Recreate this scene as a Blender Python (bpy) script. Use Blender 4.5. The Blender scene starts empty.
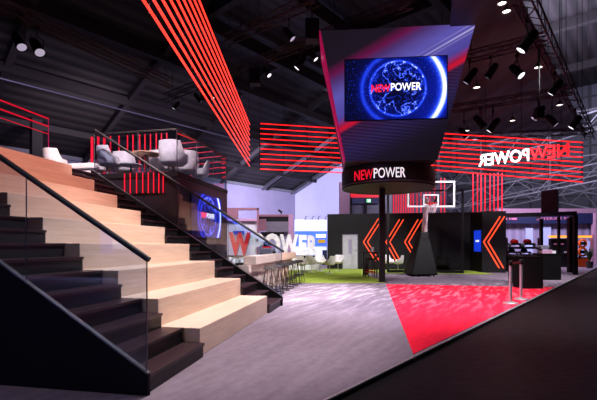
import bpy, math, random
from mathutils import Vector, Matrix
random.seed(7)
SC = bpy.context.scene
COL = SC.collection
PI = math.pi
F, CX, CY, EYE = 398.0, 298.5, 245.0, 1.4       # lens in pixels, principal column, horizon row, eye height

def at(px, py, Y):
    return Vector(((px-CX)/F*Y, Y, EYE-(py-CY)/F*Y))
def on_floor(px, py, z=0.0):
    Y = (EYE-z)*F/(py-CY)
    return Vector(((px-CX)/F*Y, Y, z))
def on_plane(px, py, P, d):
    """meet of a sight line with the vertical plane through P along the horizontal direction d"""
    k = (px-CX)/F
    t = (k*P[1]-P[0])/(d[0]-k*d[1])
    X, Y = P[0]+t*d[0], P[1]+t*d[1]
    return Vector((X, Y, EYE-(py-CY)/F*Y))

# ------------------------------------------------------------------ materials
def lin(c):
    out = []
    for x in c[:3]:
        x /= 255.0
        out.append(x/12.92 if x <= .04045 else ((x+.055)/1.055)**2.4)
    return tuple(out)+(1.0,)

class NB:
    def __init__(s, m):
        m.use_nodes = True
        s.t = m.node_tree; s.t.nodes.clear()
    def n(s, typ, **kw):
        x = s.t.nodes.new(typ)
        for k, v in kw.items(): setattr(x, k, v)
        return x
    def put(s, sock, v):
        if hasattr(v, 'is_output'): s.t.links.new(v, sock)
        else: sock.default_value = v
    def m(s, op, a, b=None, c=None, clamp=False):
        x = s.n('ShaderNodeMath', operation=op); x.use_clamp = clamp
        s.put(x.inputs[0], a)
        if b is not None: s.put(x.inputs[1], b)
        if c is not None: s.put(x.inputs[2], c)
        return x.outputs[0]
    def mix(s, f, a, b, mode='MIX'):
        x = s.n('ShaderNodeMix', data_type='RGBA', blend_type=mode)
        s.put(x.inputs[0], f); s.put(x.inputs[6], a); s.put(x.inputs[7], b)
        return x.outputs[2]
    def obj(s): return s.n('ShaderNodeTexCoord').outputs['Object']
    def xyz(s, v):
        x = s.n('ShaderNodeSeparateXYZ'); s.put(x.inputs[0], v); return x.outputs
    def mapv(s, v, scale=(1,1,1), rot=(0,0,0), loc=(0,0,0)):
        x = s.n('ShaderNodeMapping'); s.put(x.inputs[0], v)
        x.inputs['Scale'].default_value = scale; x.inputs['Rotation'].default_value = rot; x.inputs['Location'].default_value = loc
        return x.outputs[0]
    def noise(s, v, scale, detail=3, rough=.5):
        x = s.n('ShaderNodeTexNoise'); s.put(x.inputs['Vector'], v)
        x.inputs['Scale'].default_value = scale; x.inputs['Detail'].default_value = detail; x.inputs['Roughness'].default_value = rough
        return x.outputs[0]
    def ramp(s, f, stops, interp='LINEAR'):
        x = s.n('ShaderNodeValToRGB'); s.put(x.inputs[0], f); r = x.color_ramp; r.interpolation = interp
        while len(r.elements) < len(stops): r.elements.new(.5)
        for e, (p, c) in zip(r.elements, stops): e.position = p; e.color = c
        return x.outputs[0]
    def gauss(s, x, c, w):
        d = s.m('DIVIDE', s.m('SUBTRACT', x, c), w)
        return s.m('EXPONENT', s.m('MULTIPLY', s.m('MULTIPLY', d, d), -1.0))
    def out(s, base=None, rough=.5, metal=0, emis=None, estr=0, bump=None, bstr=.2, bdist=.01, spec=.5, coat=0, trans=0):
        b = s.n('ShaderNodeBsdfPrincipled'); o = s.n('ShaderNodeOutputMaterial')
        if base is not None: s.put(b.inputs['Base Color'], base)
        s.put(b.inputs['Roughness'], rough); s.put(b.inputs['Metallic'], metal)
        b.inputs['Specular IOR Level'].default_value = spec
        b.inputs['Coat Weight'].default_value = coat
        b.inputs['Transmission Weight'].default_value = trans
        if emis is not None:
            s.put(b.inputs['Emission Color'], emis); s.put(b.inputs['Emission Strength'], estr)
        if bump is not None:
            k = s.n('ShaderNodeBump'); k.inputs['Strength'].default_value = bstr; k.inputs['Distance'].default_value = bdist
            s.put(k.inputs['Height'], bump); s.put(b.inputs['Normal'], k.outputs[0])
        s.put(o.inputs[0], b.outputs[0])
        return b

M = {}
def mat(name, col, rough=.5, metal=0.0, var=.12, scale=6, stretch=(1,1,1), emis=None, estr=0, bump=0, spec=.5, coat=0):
    m = bpy.data.materials.new(name); b = NB(m)
    n = b.noise(b.mapv(b.obj(), stretch), scale, 4)
    c = lin(col)
    lo = tuple(x*(1-var) for x in c[:3])+(1,); hi = tuple(min(1, x*(1+var)) for x in c[:3])+(1,)
    base = b.ramp(n, [(.3, lo), (.7, hi)])
    b.out(base, rough, metal, lin(emis) if emis else None, estr, n if bump else None, bump, .01, spec, coat)
    M[name] = m
    return m
def glow(name, col, strength, body=None):
    m = bpy.data.materials.new(name); b = NB(m)
    n = b.noise(b.obj(), 3.0, 2)
    e = b.mix(n, lin(col), lin(tuple(min(255, x*1.08) for x in col)))
    b.out(lin(body or col), .4, 0, e, strength)
    M[name] = m

mat('black_metal', (22,20,24), .45, .3)
mat('black_matte', (10,9,11), .6, spec=.2)
mat('black_panel', (20,18,22), .5, spec=.3)
mat('side_black', (15,14,16), .6, spec=.08)
mat('wall_black', (21,19,22), .6, scale=2, spec=.3)
mat('deck_wall', (30,25,34), .3, scale=1.5)
mat('riser_dark', (22,19,24), .5)
mat('chrome', (200,198,202), .32, .75)
mat('steel', (120,120,128), .35, .9)
mat('steel_pale', (120,120,130), .5, .2)
mat('white_shell', (226,222,222), .4)
mat('white_paint', (225,225,228), .5)
mat('cream_fabric', (214,196,190), .8, bump=.3, scale=40)
mat('letter_white', (232,228,235), .5)
mat('letter_red', (228,12,34), .45)
mat('letter_side', (190,170,165), .5)
mat('door_grey', (180,179,188), .5)
mat('pink_panel', (150,100,112), .7)
mat('slat_grey', (104,88,104), .7)
mat('pink_light', (196,150,178), .7)
mat('greyboard', (120,112,120), .7)
mat('navy', (20,26,70), .6)
mat('blue_print', (30,70,190), .5)
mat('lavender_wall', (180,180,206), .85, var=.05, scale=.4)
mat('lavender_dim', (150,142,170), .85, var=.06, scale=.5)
mat('steel_wall', (66,64,76), .7)
mat('pipe_dim', (40,38,56), .6)
mat('girder', (30,22,27), .7)
mat('truss_black', (50,36,44), .5, .3)
mat('maroon_cube', (48,26,38), .6)
mat('orange_paint', (235,95,20), .4)
mat('red_gloss', (190,20,28), .25)
mat('red_belt', (120,14,30), .6)
mat('rubber', (14,14,15), .8)
mat('leaf', (40,80,32), .6)
mat('terracotta', (60,55,55), .7)
mat('yellow_sign', (230,190,40), .5)
mat('net_white', (220,215,220), .7)
mat('pole_pad', (222,206,208), .6)
mat('seat_dark', (28,26,28), .6)
mat('paper_white', (225,222,222), .6)
mat('coffee_grey', (120,118,124), .4, .4)
mat('oak_table', (214,176,140), .45, stretch=(1,12,12), scale=2)
glow('fascia_red', (190,14,34), .7)
mat('booth_glass', (70,72,88), .35)
mat('white_floor', (120,112,122), .5)
glow('led_red', (255,50,36), 1.9, (200,30,20))
glow('led_scarlet', (255,24,26), 1.7, (200,20,20))
glow('led_crimson', (240,10,44), .9, (190,10,30))
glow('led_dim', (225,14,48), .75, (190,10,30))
glow('chevron_orange', (255,74,42), 1.6, (220,60,30))
glow('led_magenta', (190,20,90), .45, (150,20,70))
glow('lens_white', (235,235,255), 1.6)
glow('lens_soft', (190,190,215), .55)
glow('lamp_white', (250,245,225), 4.0)
glow('exit_green', (120,230,150), 1.2)
glow('sign_white', (255,252,250), 1.6)
glow('sign_red', (255,26,34), 1.5)
mat('soffit_black', (4,4,5), .9, spec=.05)
glow('amber', (255,158,30), 1.3)
glow('booth_white', (200,212,255), 1.0)
glow('booth_blue', (70,110,235), .9)
glow('screen_blue', (20,60,220), .8)
glow('text_white', (240,240,250), .85)
glow('text_red', (225,20,45), .8)
glow('text_pink', (190,110,150), .35)
glow('glass_door_light', (165,170,215), .35)

def wood_mat(name, light, dark, rough=.4, plank=.2):
    m = bpy.data.materials.new(name); b = NB(m)
    o = b.obj()
    g = b.noise(b.mapv(o, (.9, 14, 14)), 2.0, 6, .6)
    g2 = b.noise(b.mapv(o, (2.2, 60, 60)), 2.0, 3, .6)
    X = b.xyz(o)
    row = b.m('FLOOR', b.m('DIVIDE', b.m('ADD', X[1], X[2]), plank))
    seg = b.m('FLOOR', b.m('ADD', b.m('DIVIDE', X[0], 1.35), b.m('MULTIPLY', row, .37)))
    wn = b.n('ShaderNodeTexWhiteNoise', noise_dimensions='2D')
    cv = b.n('ShaderNodeCombineXYZ'); b.put(cv.inputs[0], row); b.put(cv.inputs[1], seg)
    b.put(wn.inputs['Vector'], cv.outputs[0])
    base = b.ramp(g, [(.25, lin(dark)), (.7, lin(light))])
    base = b.mix(b.m('MULTIPLY', g2, .35), base, lin(dark))
    k = b.m('MULTIPLY_ADD', wn.outputs[0], .09, .93)
    cc = b.n('ShaderNodeCombineXYZ'); [b.put(cc.inputs[i], k) for i in range(3)]
    base = b.mix(1.0, base, cc.outputs[0], 'MULTIPLY')
    b.out(base, rough, bump=g2, bstr=.08)
    M[name] = m
wood_mat('oak', (236,210,190), (214,184,162), .45)
wood_mat('oak_bar', (234,206,186), (202,170,148), .45, .11)
wood_mat('dark_tread', (60,36,42), (34,21,27), .38)

def glass_mat(name, tint, refl, rough=.02):
    m = bpy.data.materials.new(name); b = NB(m)
    n = b.noise(b.obj(), 1.5, 2)
    t = b.n('ShaderNodeBsdfTransparent'); b.put(t.inputs[0], b.mix(n, lin(tint), lin(tuple(min(255, x+3) for x in tint))))
    g = b.n('ShaderNodeBsdfGlossy'); g.inputs['Roughness'].default_value = rough
    lw = b.n('ShaderNodeLayerWeight'); lw.inputs[0].default_value = .5
    f = b.m('MULTIPLY', b.m('MULTIPLY_ADD', b.m('POWER', lw.outputs['Facing'], 5), .95, .07), refl, clamp=True)
    x = b.n('ShaderNodeMixShader'); b.put(x.inputs[0], f); b.put(x.inputs[1], t.outputs[0]); b.put(x.inputs[2], g.outputs[0])
    o = b.n('ShaderNodeOutputMaterial'); b.put(o.inputs[0], x.outputs[0])
    M[name] = m
glass_mat('rail_glass', (228,236,246), 1.6)
glass_mat('board_glass', (246,240,244), .8)

def carpet_mat(name, c0, c1, streak):
    m = bpy.data.materials.new(name); b = NB(m)
    o = b.obj()
    fine = b.noise(o, 160, 2); mid = b.noise(o, 9, 5, .65)
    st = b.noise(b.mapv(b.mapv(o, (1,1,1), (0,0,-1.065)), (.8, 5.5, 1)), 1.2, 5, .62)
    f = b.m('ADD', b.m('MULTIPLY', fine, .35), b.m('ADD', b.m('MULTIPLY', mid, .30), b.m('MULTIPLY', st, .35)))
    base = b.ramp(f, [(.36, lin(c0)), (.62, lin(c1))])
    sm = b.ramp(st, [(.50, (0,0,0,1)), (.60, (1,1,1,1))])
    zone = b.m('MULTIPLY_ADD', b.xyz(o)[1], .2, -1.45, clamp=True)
    zone = b.m('MINIMUM', zone, b.m('MULTIPLY_ADD', b.xyz(o)[1], -.7, 10.6, clamp=True))      # pale streaks kept to a band of depth
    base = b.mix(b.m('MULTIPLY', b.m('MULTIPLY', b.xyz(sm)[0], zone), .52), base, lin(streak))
    b.out(base, .95, bump=fine, bstr=.5, bdist=.004, spec=.15)
    M[name] = m
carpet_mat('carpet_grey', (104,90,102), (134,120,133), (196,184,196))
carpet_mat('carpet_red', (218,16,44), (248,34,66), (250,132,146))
carpet_mat('turf', (112,138,40), (160,180,74), (172,190,90))

m = bpy.data.materials.new('aisle_floor'); b = NB(m); o = b.obj()
n1 = b.noise(o, 1.1, 6, .65); n2 = b.noise(b.mapv(o, (2, 9, 1), (0, 0, .6)), 3, 4)
b.out(b.ramp(n1, [(.3, lin((6,4,5))), (.7, lin((15,11,13)))]), b.m('MULTIPLY_ADD', n2, .3, .32), bump=n1, bstr=.25, bdist=.02, spec=.14)
M['aisle_floor'] = m

def corrugated(name, c0, c1, axis, pitch, rough=.55, metal=.3):
    m = bpy.data.materials.new(name); b = NB(m); o = b.obj()
    X = b.xyz(o)
    w = b.m('SINE', b.m('MULTIPLY', X[axis], 2*PI/pitch))
    w = b.m('MULTIPLY_ADD', w, .5, .5)
    n = b.noise(o, .25, 4)
    base = b.mix(b.m('MULTIPLY', w, .9), lin(c0), lin(c1))
    base = b.mix(b.m('MULTIPLY', n, .5), base, lin(c0))
    b.out(base, rough, metal, bump=w, bstr=.6, bdist=.1)
    M[name] = m
corrugated('roof_metal', (20,16,19), (50,41,46), 0, .8, .6, .1)
corrugated('canopy_cloth', (26,18,25), (44,32,42), 0, .9, .6, 0)
corrugated('booth_wall', (140,128,158), (168,156,188), 0, .6, .8, 0)

m = bpy.data.materials.new('window_steel'); b = NB(m); o = b.obj()
br = b.n('ShaderNodeTexBrick'); br.offset = 0
b.put(br.inputs['Vector'], b.mapv(o, (1,1,1), (PI/2,0,0)))
br.inputs['Color1'].default_value = lin((64,64,76)); br.inputs['Color2'].default_value = lin((84,84,98)); br.inputs['Mortar'].default_value = lin((40,38,46))
br.inputs['Scale'].default_value = 1; br.inputs['Brick Width'].default_value = 2.4; br.inputs['Row Height'].default_value = 1.5; br.inputs['Mortar Size'].default_value = .1
b.out(br.outputs[0], .6)
M['window_steel'] = m

# LED globe display: x, z local metres, hh = half height
def globe_mat(name, hh, gx=.07, strength=1.6):
    m = bpy.data.materials.new(name); b = NB(m); o = b.obj(); X = b.xyz(o)
    x = b.m('DIVIDE', X[0], hh); z = b.m('DIVIDE', X[2], hh)
    dx = b.m('SUBTRACT', x, gx)
    r = b.m('SQRT', b.m('ADD', b.m('MULTIPLY', dx, dx), b.m('MULTIPLY', z, z)))
    pv = b.n('ShaderNodeCombineXYZ'); b.put(pv.inputs[0], x); b.put(pv.inputs[1], z)
    inside = b.m('LESS_THAN', r, .9)
    nz = b.noise(pv.outputs[0], 1.5, 4, .55)
    line = b.m('MULTIPLY', b.gauss(nz, .5, .012), inside)
    nz2 = b.noise(b.mapv(pv.outputs[0], (1,1,1), (0,0,0), (5,2,0)), 3.4, 2, .5)
    line2 = b.m('MULTIPLY', b.gauss(nz2, .47, .008), inside)
    speck = b.noise(pv.outputs[0], 22, 1)
    star = b.m('GREATER_THAN', speck, .69)
    rim = b.gauss(r, .9, .035)
    ring2 = b.m('MULTIPLY', b.gauss(r, 1.16, .07), b.m('LESS_THAN', x, .1))
    halo = b.gauss(r, 1.0, .3)
    arc = b.m('MULTIPLY', b.gauss(r, 1.5, .09), b.m('MULTIPLY_ADD', dx, .9, -.15, clamp=True))
    arcw = b.m('MULTIPLY', b.gauss(r, 1.47, .22), b.m('MULTIPLY_ADD', dx, .9, -.2, clamp=True))
    tot = b.m('ADD', b.m('MULTIPLY', line, .85), b.m('MULTIPLY', line2, .5))
    tot = b.m('ADD', tot, b.m('MULTIPLY', rim, .55))
    tot = b.m('ADD', tot, b.m('MULTIPLY', ring2, .4))
    tot = b.m('ADD', tot, b.m('MULTIPLY', star, .5))
    tot = b.m('ADD', tot, b.m('MULTIPLY', b.m('MULTIPLY', halo, nz), .22))
    tot = b.m('ADD', tot, b.m('MULTIPLY', arc, 1.3))
    tot = b.m('ADD', tot, b.m('MULTIPLY', arcw, .5))
    col = b.ramp(b.m('MULTIPLY', tot, .62), [(0, lin((5,6,34))), (.12, lin((8,22,130))), (.4, lin((32,64,228))), (.7, lin((120,150,252))), (1, lin((240,242,255)))])
    b.out(lin((6,6,14)), .3, 0, col, strength)
    M[name] = m

# ------------------------------------------------------------------ mesh builder
WM = {}
def wm(o):
    return WM.get(o.name, Matrix.Identity(4)) if o else Matrix.Identity(4)
class MB:
    def __init__(s): s.v = []; s.f = []
    def add(s, vs, fs):
        k = len(s.v); s.v += [Vector(p) for p in vs]; s.f += [tuple(i+k for i in q) for q in fs]; return s
    def box(s, x0, x1, y0, y1, z0, z1, T=None):
        p = [Vector((x, y, z)) for x in (x0, x1) for y in (y0, y1) for z in (z0, z1)]
        if T: p = [T @ q for q in p]
        return s.add(p, [(0,1,3,2), (4,6,7,5), (0,4,5,1), (2,3,7,6), (0,2,6,4), (1,5,7,3)])
    def prism(s, poly, vec):
        n = len(poly); vec = Vector(vec); a = [Vector(p) for p in poly]
        return s.add(a+[p+vec for p in a], [tuple(range(n))[::-1], tuple(range(n, 2*n))]+[(i, (i+1) % n, n+(i+1) % n, n+i) for i in range(n)])
    def bar(s, p, q, w, h, up=(0,0,1)):
        p, q = Vector(p), Vector(q); d = (q-p).normalized(); u = Vector(up)
        if abs(d.dot(u)) > .98: u = Vector((0,1,0)) if abs(d.y) < .9 else Vector((1,0,0))
        r = d.cross(u).normalized(); u = r.cross(d)
        a = [p+r*sx*w/2+u*sz*h/2 for sx, sz in ((-1,-1), (1,-1), (1,1), (-1,1))]
        return s.prism(a, q-p)
    def tube(s, pts, r, n=8, closed=False):
        pts = [Vector(p) for p in pts]; m = len(pts); ring = []
        ref = None
        for i, p in enumerate(pts):
            a = pts[(i-1) % m] if (i or closed) else p
            c = pts[(i+1) % m] if (i < m-1 or closed) else p
            d = (c-a).normalized()
            if ref is None:
                ref = Vector((0,0,1)) if abs(d.z) < .9 else Vector((1,0,0))
            u = (ref-d*ref.dot(d)).normalized(); ref = u; w = d.cross(u)
            rr = r[i] if isinstance(r, (list, tuple)) else r
            ring.append([p+(u*math.cos(t)+w*math.sin(t))*rr for t in [2*PI*k/n for k in range(n)]])
        vs = [q for g in ring for q in g]; fs = []
        for i in range(m if closed else m-1):
            for k in range(n):
                a, b_ = i*n, ((i+1) % m)*n
                fs.append((a+k, a+(k+1) % n, b_+(k+1) % n, b_+k))
        if not closed: fs += [tuple(range(n))[::-1], tuple(range((m-1)*n, m*n))]
        return s.add(vs, fs)
    def lathe(s, prof, n=24, c=(0,0,0), T=None):
        vs = []; fs = []; c = Vector(c)
        for r, z in prof:
            for k in range(n):
                t = 2*PI*k/n; p = Vector((r*math.cos(t), r*math.sin(t), z))
                vs.append((T @ p if T else p)+c)
        for i in range(len(prof)-1):
            for k in range(n):
                fs.append((i*n+k, i*n+(k+1) % n, (i+1)*n+(k+1) % n, (i+1)*n+k))
        if prof[0][0] > 1e-4: fs.append(tuple(range(n))[::-1])
        if prof[-1][0] > 1e-4: fs.append(tuple(range((len(prof)-1)*n, len(prof)*n)))
        return s.add(vs, fs)
    def build(s, name, m, parent=None, smooth=False, bevel=0, local=False):
        me = bpy.data.meshes.new(name)
        inv = Matrix.Identity(4) if local or not parent else wm(parent).inverted()
        me.from_pydata([tuple(inv @ p) for p in s.v], [], s.f)
        me.validate(); me.update()
        import bmesh
        bm = bmesh.new(); bm.from_mesh(me)
        bmesh.ops.remove_doubles(bm, verts=bm.verts, dist=1e-5)
        bmesh.ops.recalc_face_normals(bm, faces=bm.faces); bm.to_mesh(me); bm.free()
        me.materials.append(M[m] if isinstance(m, str) else m)
        if smooth:
            for p in me.polygons: p.use_smooth = True
        o = bpy.data.objects.new(name, me); COL.objects.link(o)
        if parent: o.parent = parent; WM[o.name] = wm(parent).copy()
        if bevel:
            k = o.modifiers.new('bevel', 'BEVEL'); k.width = bevel; k.segments = 2; k.limit_method = 'ANGLE'
        if smooth:
            k = o.modifiers.new('normals', 'EDGE_SPLIT'); k.split_angle = math.radians(40)
        return o

def tag(o, label=None, cat=None, group=None, kind=None):
    if label: o['label'] = label
    if cat: o['category'] = cat
    if group: o['group'] = group
    if kind: o['kind'] = kind
    return o
def thing(name, label, cat, loc=(0,0,0), rz=0, group=None):
    o = bpy.data.objects.new(name, None); COL.objects.link(o)
    o.location = loc; o.rotation_euler = (0, 0, rz); o.empty_display_size = .1
    WM[o.name] = Matrix.Translation(Vector(loc)) @ Matrix.Rotation(rz, 4, 'Z')
    return tag(o, label, cat, group)
def structure(name, b, m, label=None, parent=None, **kw):
    o = b.build(name, m, parent, **kw); o['kind'] = 'structure'
    if label: o['label'] = label
    return o
KIDS = {}
def dup(root, loc, rz=0, scale=None, label=None, group=None):
    r = root.copy(); COL.objects.link(r); r.location = loc; r.rotation_euler = (0, 0, rz)
    if scale: r.scale = scale if isinstance(scale, (tuple, list)) else (scale,)*3
    if label: r['label'] = label
    if group: r['group'] = group
    for ch in list(root.children):
        c = ch.copy(); COL.objects.link(c); c.parent = r
        for g in list(ch.children):
            d = g.copy(); COL.objects.link(d); d.parent = c
    return r
class Copies:
    """the first call places the prototype itself, later calls copy it"""
    def __init__(s, root): s.root = root; s.used = False
    def put(s, loc, rz=0, scale=None, label=None, group=None):
        if s.used: return dup(s.root, loc, rz, scale, label, group)
        s.used = True; r = s.root; r.location = loc; r.rotation_euler = (0, 0, rz)
        if scale: r.scale = scale if isinstance(scale, (tuple, list)) else (scale,)*3
        if label: r['label'] = label
        if group: r['group'] = group
        return r

def text_mesh(body, bold=.02, depth=.0):
    cu = bpy.data.curves.new('writing', 'FONT'); cu.body = body; cu.offset = bold; cu.extrude = depth; cu.resolution_u = 3; cu.space_character = 1.0
    o = bpy.data.objects.new('writing', cu); COL.objects.link(o)
    dg = bpy.context.evaluated_depsgraph_get(); dg.update()
    me = bpy.data.meshes.new_from_object(o.evaluated_get(dg))
    vs = [v.co.copy() for v in me.vertices]; fs = [tuple(p.vertices) for p in me.polygons]
    bpy.data.objects.remove(o); bpy.data.curves.remove(cu); bpy.data.meshes.remove(me)
    x0 = min(v.x for v in vs); x1 = max(v.x for v in vs); y0 = min(v.y for v in vs); y1 = max(v.y for v in vs)
    return [Vector(((v.x-x0)/(x1-x0), (v.y-y0)/(y1-y0), v.z)) for v in vs], fs
def text_mb(body, fn, bold=.02, depth=.05):
    """fn maps (u 0..1 across, v 0..1 up, w depth) to a point"""
    vs, fs = text_mesh(body, bold, depth)
    b = MB(); b.add([fn(p.x, p.y, p.z) for p in vs], fs); return b

# ------------------------------------------------------------------ camera
cam = bpy.data.cameras.new('camera'); co = bpy.data.objects.new('camera', cam); COL.objects.link(co)
co.location = (0, 0, EYE); co.rotation_euler = (PI/2, 0, 0)
cam.sensor_width = 36; cam.lens = F/597*36; cam.shift_y = (CY-200)/597; cam.clip_end = 300
SC.camera = co

# ------------------------------------------------------------------ the hall
E = Vector((.655, .756, 0)); PP = Vector((.756, -.655, 0)); K = Vector((-.5, 60, 0))
def hall(s, t, z): return K+PP*s-E*t+Vector((0, 0, z))
hall_rz = math.atan2(PP.y, PP.x)
hall_root = Matrix.Translation(K) @ Matrix.Rotation(hall_rz, 4, 'Z')
def hall_struct(name, mb, m):
    """mb in hall coordinates (x across, y = minus distance from the end wall)"""
    o = mb.build(name, m); o.location = K; o.rotation_euler = (0, 0, hall_rz); o['kind'] = 'structure'; return o

EAVE, RISE, S1 = 9.5, .41, 16.0
ZR = EAVE+RISE*S1
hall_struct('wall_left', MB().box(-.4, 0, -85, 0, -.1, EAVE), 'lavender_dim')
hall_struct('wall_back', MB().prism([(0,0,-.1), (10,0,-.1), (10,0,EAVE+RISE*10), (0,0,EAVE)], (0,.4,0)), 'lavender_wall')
hall_struct('wall_right', MB().prism([(10,0,-.1), (75,0,-.1), (75,0,ZR), (S1,0,ZR), (10,0,EAVE+RISE*10)], (0,.4,0)), 'window_steel')
hall_struct('ceiling', MB().prism([(0,.4,EAVE), (S1,.4,ZR), (75,.4,ZR), (75,.4,ZR+.3), (S1,.4,ZR+.3), (0,.4,EAVE+.3)], (0,-85.4,0)), 'roof_metal')
aisle = structure('floor', MB().box(-60, 80, -12, 85, -.2, -.045), 'aisle_floor')
# roof steel: girders along the hall and across it
k = 1
for s, zz, w, h in ((4, None, .3, .5), (9, None, .35, .6), (14, None, .4, .7), (19, ZR-.8, .5, .9), (25, ZR-.8, .5, .9), (31, ZR-.8, .5, .9), (40, ZR-.8, .5, .9)):
    z = zz if zz else EAVE+RISE*s-.5
    hall_struct('trim_%d' % k, MB().box(s-w/2, s+w/2, -80, 0, z-h/2, z+h/2), 'girder'); k += 1
for t in range(6, 70, 8):
    hall_struct('trim_%d' % k, MB().prism([(0,-t-.2,EAVE-.5), (S1,-t-.2,ZR-.6), (60,-t-.2,ZR-.6), (60,-t-.2,ZR), (S1,-t-.2,ZR), (0,-t-.2,EAVE+.0)], (0,.4,0)), 'girder'); k += 1
hall_struct('trim_%d' % k, MB().tube([(12, -70, 10.9), (12, 0, 10.9)], .05), 'pipe_dim'); k += 1
# pale eave gutters and gable rafters near the end wall
hall_struct('trim_%d' % k, MB().box(0, .3, -80, 0, EAVE-.35, EAVE), 'steel_pale'); k += 1
for t in (1, 7):
    hall_struct('trim_%d' % k, MB().prism([(0,-t,EAVE-.55), (S1,-t,ZR-.55), (S1,-t,ZR-.15), (0,-t,EAVE-.15)], (0,.3,0)), 'steel'); k += 1
# hall columns
for s, t in ((4, 45), (4, 35)):
    zt = min(ZR, EAVE+RISE*s)
    hall_struct('trim_%d' % k, MB().box(s-.35, s+.35, -t-.35, -t+.35, -.1, zt), 'girder'); k += 1
# pale lattice girders standing before the far end wall, right of the booth
def lattice(p, q, depth, r=.07, n=10):
    b = MB(); p, q = Vector(p), Vector(q); d = Vector((0, 0, -depth))
    b.tube([p, q], r, 6); b.tube([p+d, q+d], r, 6)
    for i in range(n):
        a = p.lerp(q, i/n); c = p.lerp(q, (i+1)/n); mid = p.lerp(q, (i+.5)/n)+d
        b.tube([a, mid], r*.6, 5); b.tube([mid, c], r*.6, 5)
    return b
spans = [((24,-2,15.6), (58,-9,7.0), 1.6), ((22,-5,12.2), (60,-5,12.8), 1.5), ((16,-3,9.2), (58,-6,8.4), 1.4), ((15,-1,12.5), (40,-4,4.6), 1.3), ((26,-8,6.0), (60,-8,10.6), 1.3), ((30,-10,9.6), (60,-10,15), 1.3), ((22,-6,4.5), (45,-6,8.2), 1.0)]
for p, q, dd in spans:
    hall_struct('trim_%d' % k, lattice(p, q, dd, .065, 12), 'steel_pale'); k += 1
for s in (18, 22.5, 27, 33, 38):
    hall_struct('trim_%d' % k, MB().box(s-.15, s+.15, -1.5, -1.2, -.1, 13), 'steel_pale'); k += 1

# ------------------------------------------------------------------ platform, carpets, turf
def edge(Y, off=0): return Vector((-2.86+.8656*Y+off*.757, Y-off*.655, 0))
a0, a1 = edge(-6), edge(48)
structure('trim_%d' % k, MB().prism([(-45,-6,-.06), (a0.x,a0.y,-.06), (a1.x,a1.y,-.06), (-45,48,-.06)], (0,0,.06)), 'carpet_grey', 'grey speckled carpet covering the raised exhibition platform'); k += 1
b = MB(); b.bar(edge(-6, .012)+Vector((0,0,-.028)), edge(48, .012)+Vector((0,0,-.028)), .024, .06)
structure('trim_%d' % k, b, 'black_metal'); k += 1
b = MB(); b.bar(edge(-6, -.0)+Vector((0,0,.004)), edge(48, -.0)+Vector((0,0,.004)), .03, .01)
structure('trim_%d' % k, b, 'chrome'); k += 1

D1 = Vector((.184, .983, 0)); D2 = Vector((-.983, .184, 0))
R0 = Vector((3.11, 14.13, 0))
def line_x_edge(P, d):
    # meet of P + t d with the platform edge X = -2.86 + .8656 Y
    t = (-2.86+.8656*P.y-P.x)/(d.x-.8656*d.y); return P+d*t
r1 = line_x_edge(R0, -D2); r2 = edge(5.06)
ins = Vector((-.05, .03, 0))
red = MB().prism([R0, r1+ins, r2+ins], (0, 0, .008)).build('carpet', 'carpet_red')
tag(red, 'bright red carpet wedge running to the platform edge in front of the hoop', 'carpet')
b = MB().prism([(-9,14.66,0), (3.2,14.66,0), (3.2,19.9,0), (9.3,18.9,0), (9.3,21.75,0), (1.69,23.18,0), (-9,25.3,0)], (0, 0, .02))
turf = b.build('artificial_turf', 'turf'); tag(turf, 'bright green artificial turf below the black chevron wall', 'turf')

# ------------------------------------------------------------------ seating stair
C0 = Vector((-1.409, 3.715, 0)); RZ = math.atan2(D1.y, D1.x)
def S(u, v, z): return C0+D1*u+D2*v+Vector((0, 0, z))
RI, TR, WI, WT, DZ = .178, .285, .356, .57, 3.2
U1, U2, U3 = 1.29, 4.52, 5.55
st = thing('seating_staircase', 'tiered staircase of pale oak seating steps flanked by dark stair flights', 'staircase', C0, RZ)
for n in range(1, 10):
    v0 = .067+WT*(n-1)
    MB().box(U1, U2, v0, v0+WT+(.02 if n == 9 else 0), 0, WI*n-(.003 if n == 9 else 0)).build('wooden_tier', 'oak', st, local=True, bevel=.008)
for ua, ub in ((.012, U1-.004), (U2+.004, U3-.012)):
    for j in range(1, 19):
        v0 = .02+TR*(j-1)
        o = MB().box(ua, ub, v0, v0+TR, 0, RI*j-.035).build('step', 'riser_dark', st, local=True)
        MB().box(ua, ub, v0-.02, v0+TR-.021, RI*j-.035, RI*j).build('tread', 'dark_tread', o, local=True, bevel=.004)
for u, w in ((-.03, .04), (U3-.01, .05)):
    top = lambda v: .215+.6246*v
    vend = 4.95
    MB().prism([(u,-.02,0), (u,vend,0), (u,vend,top(vend)), (u,-.02,top(-.02))], (w,0,0)).build('side_panel', 'side_black', st, local=True)
    MB().bar((u+w/2, -.02, top(-.02)+.006), (u+w/2, vend, top(vend)+.006), w+.01, .014).build('edge_trim', 'steel', st, local=True)

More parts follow.
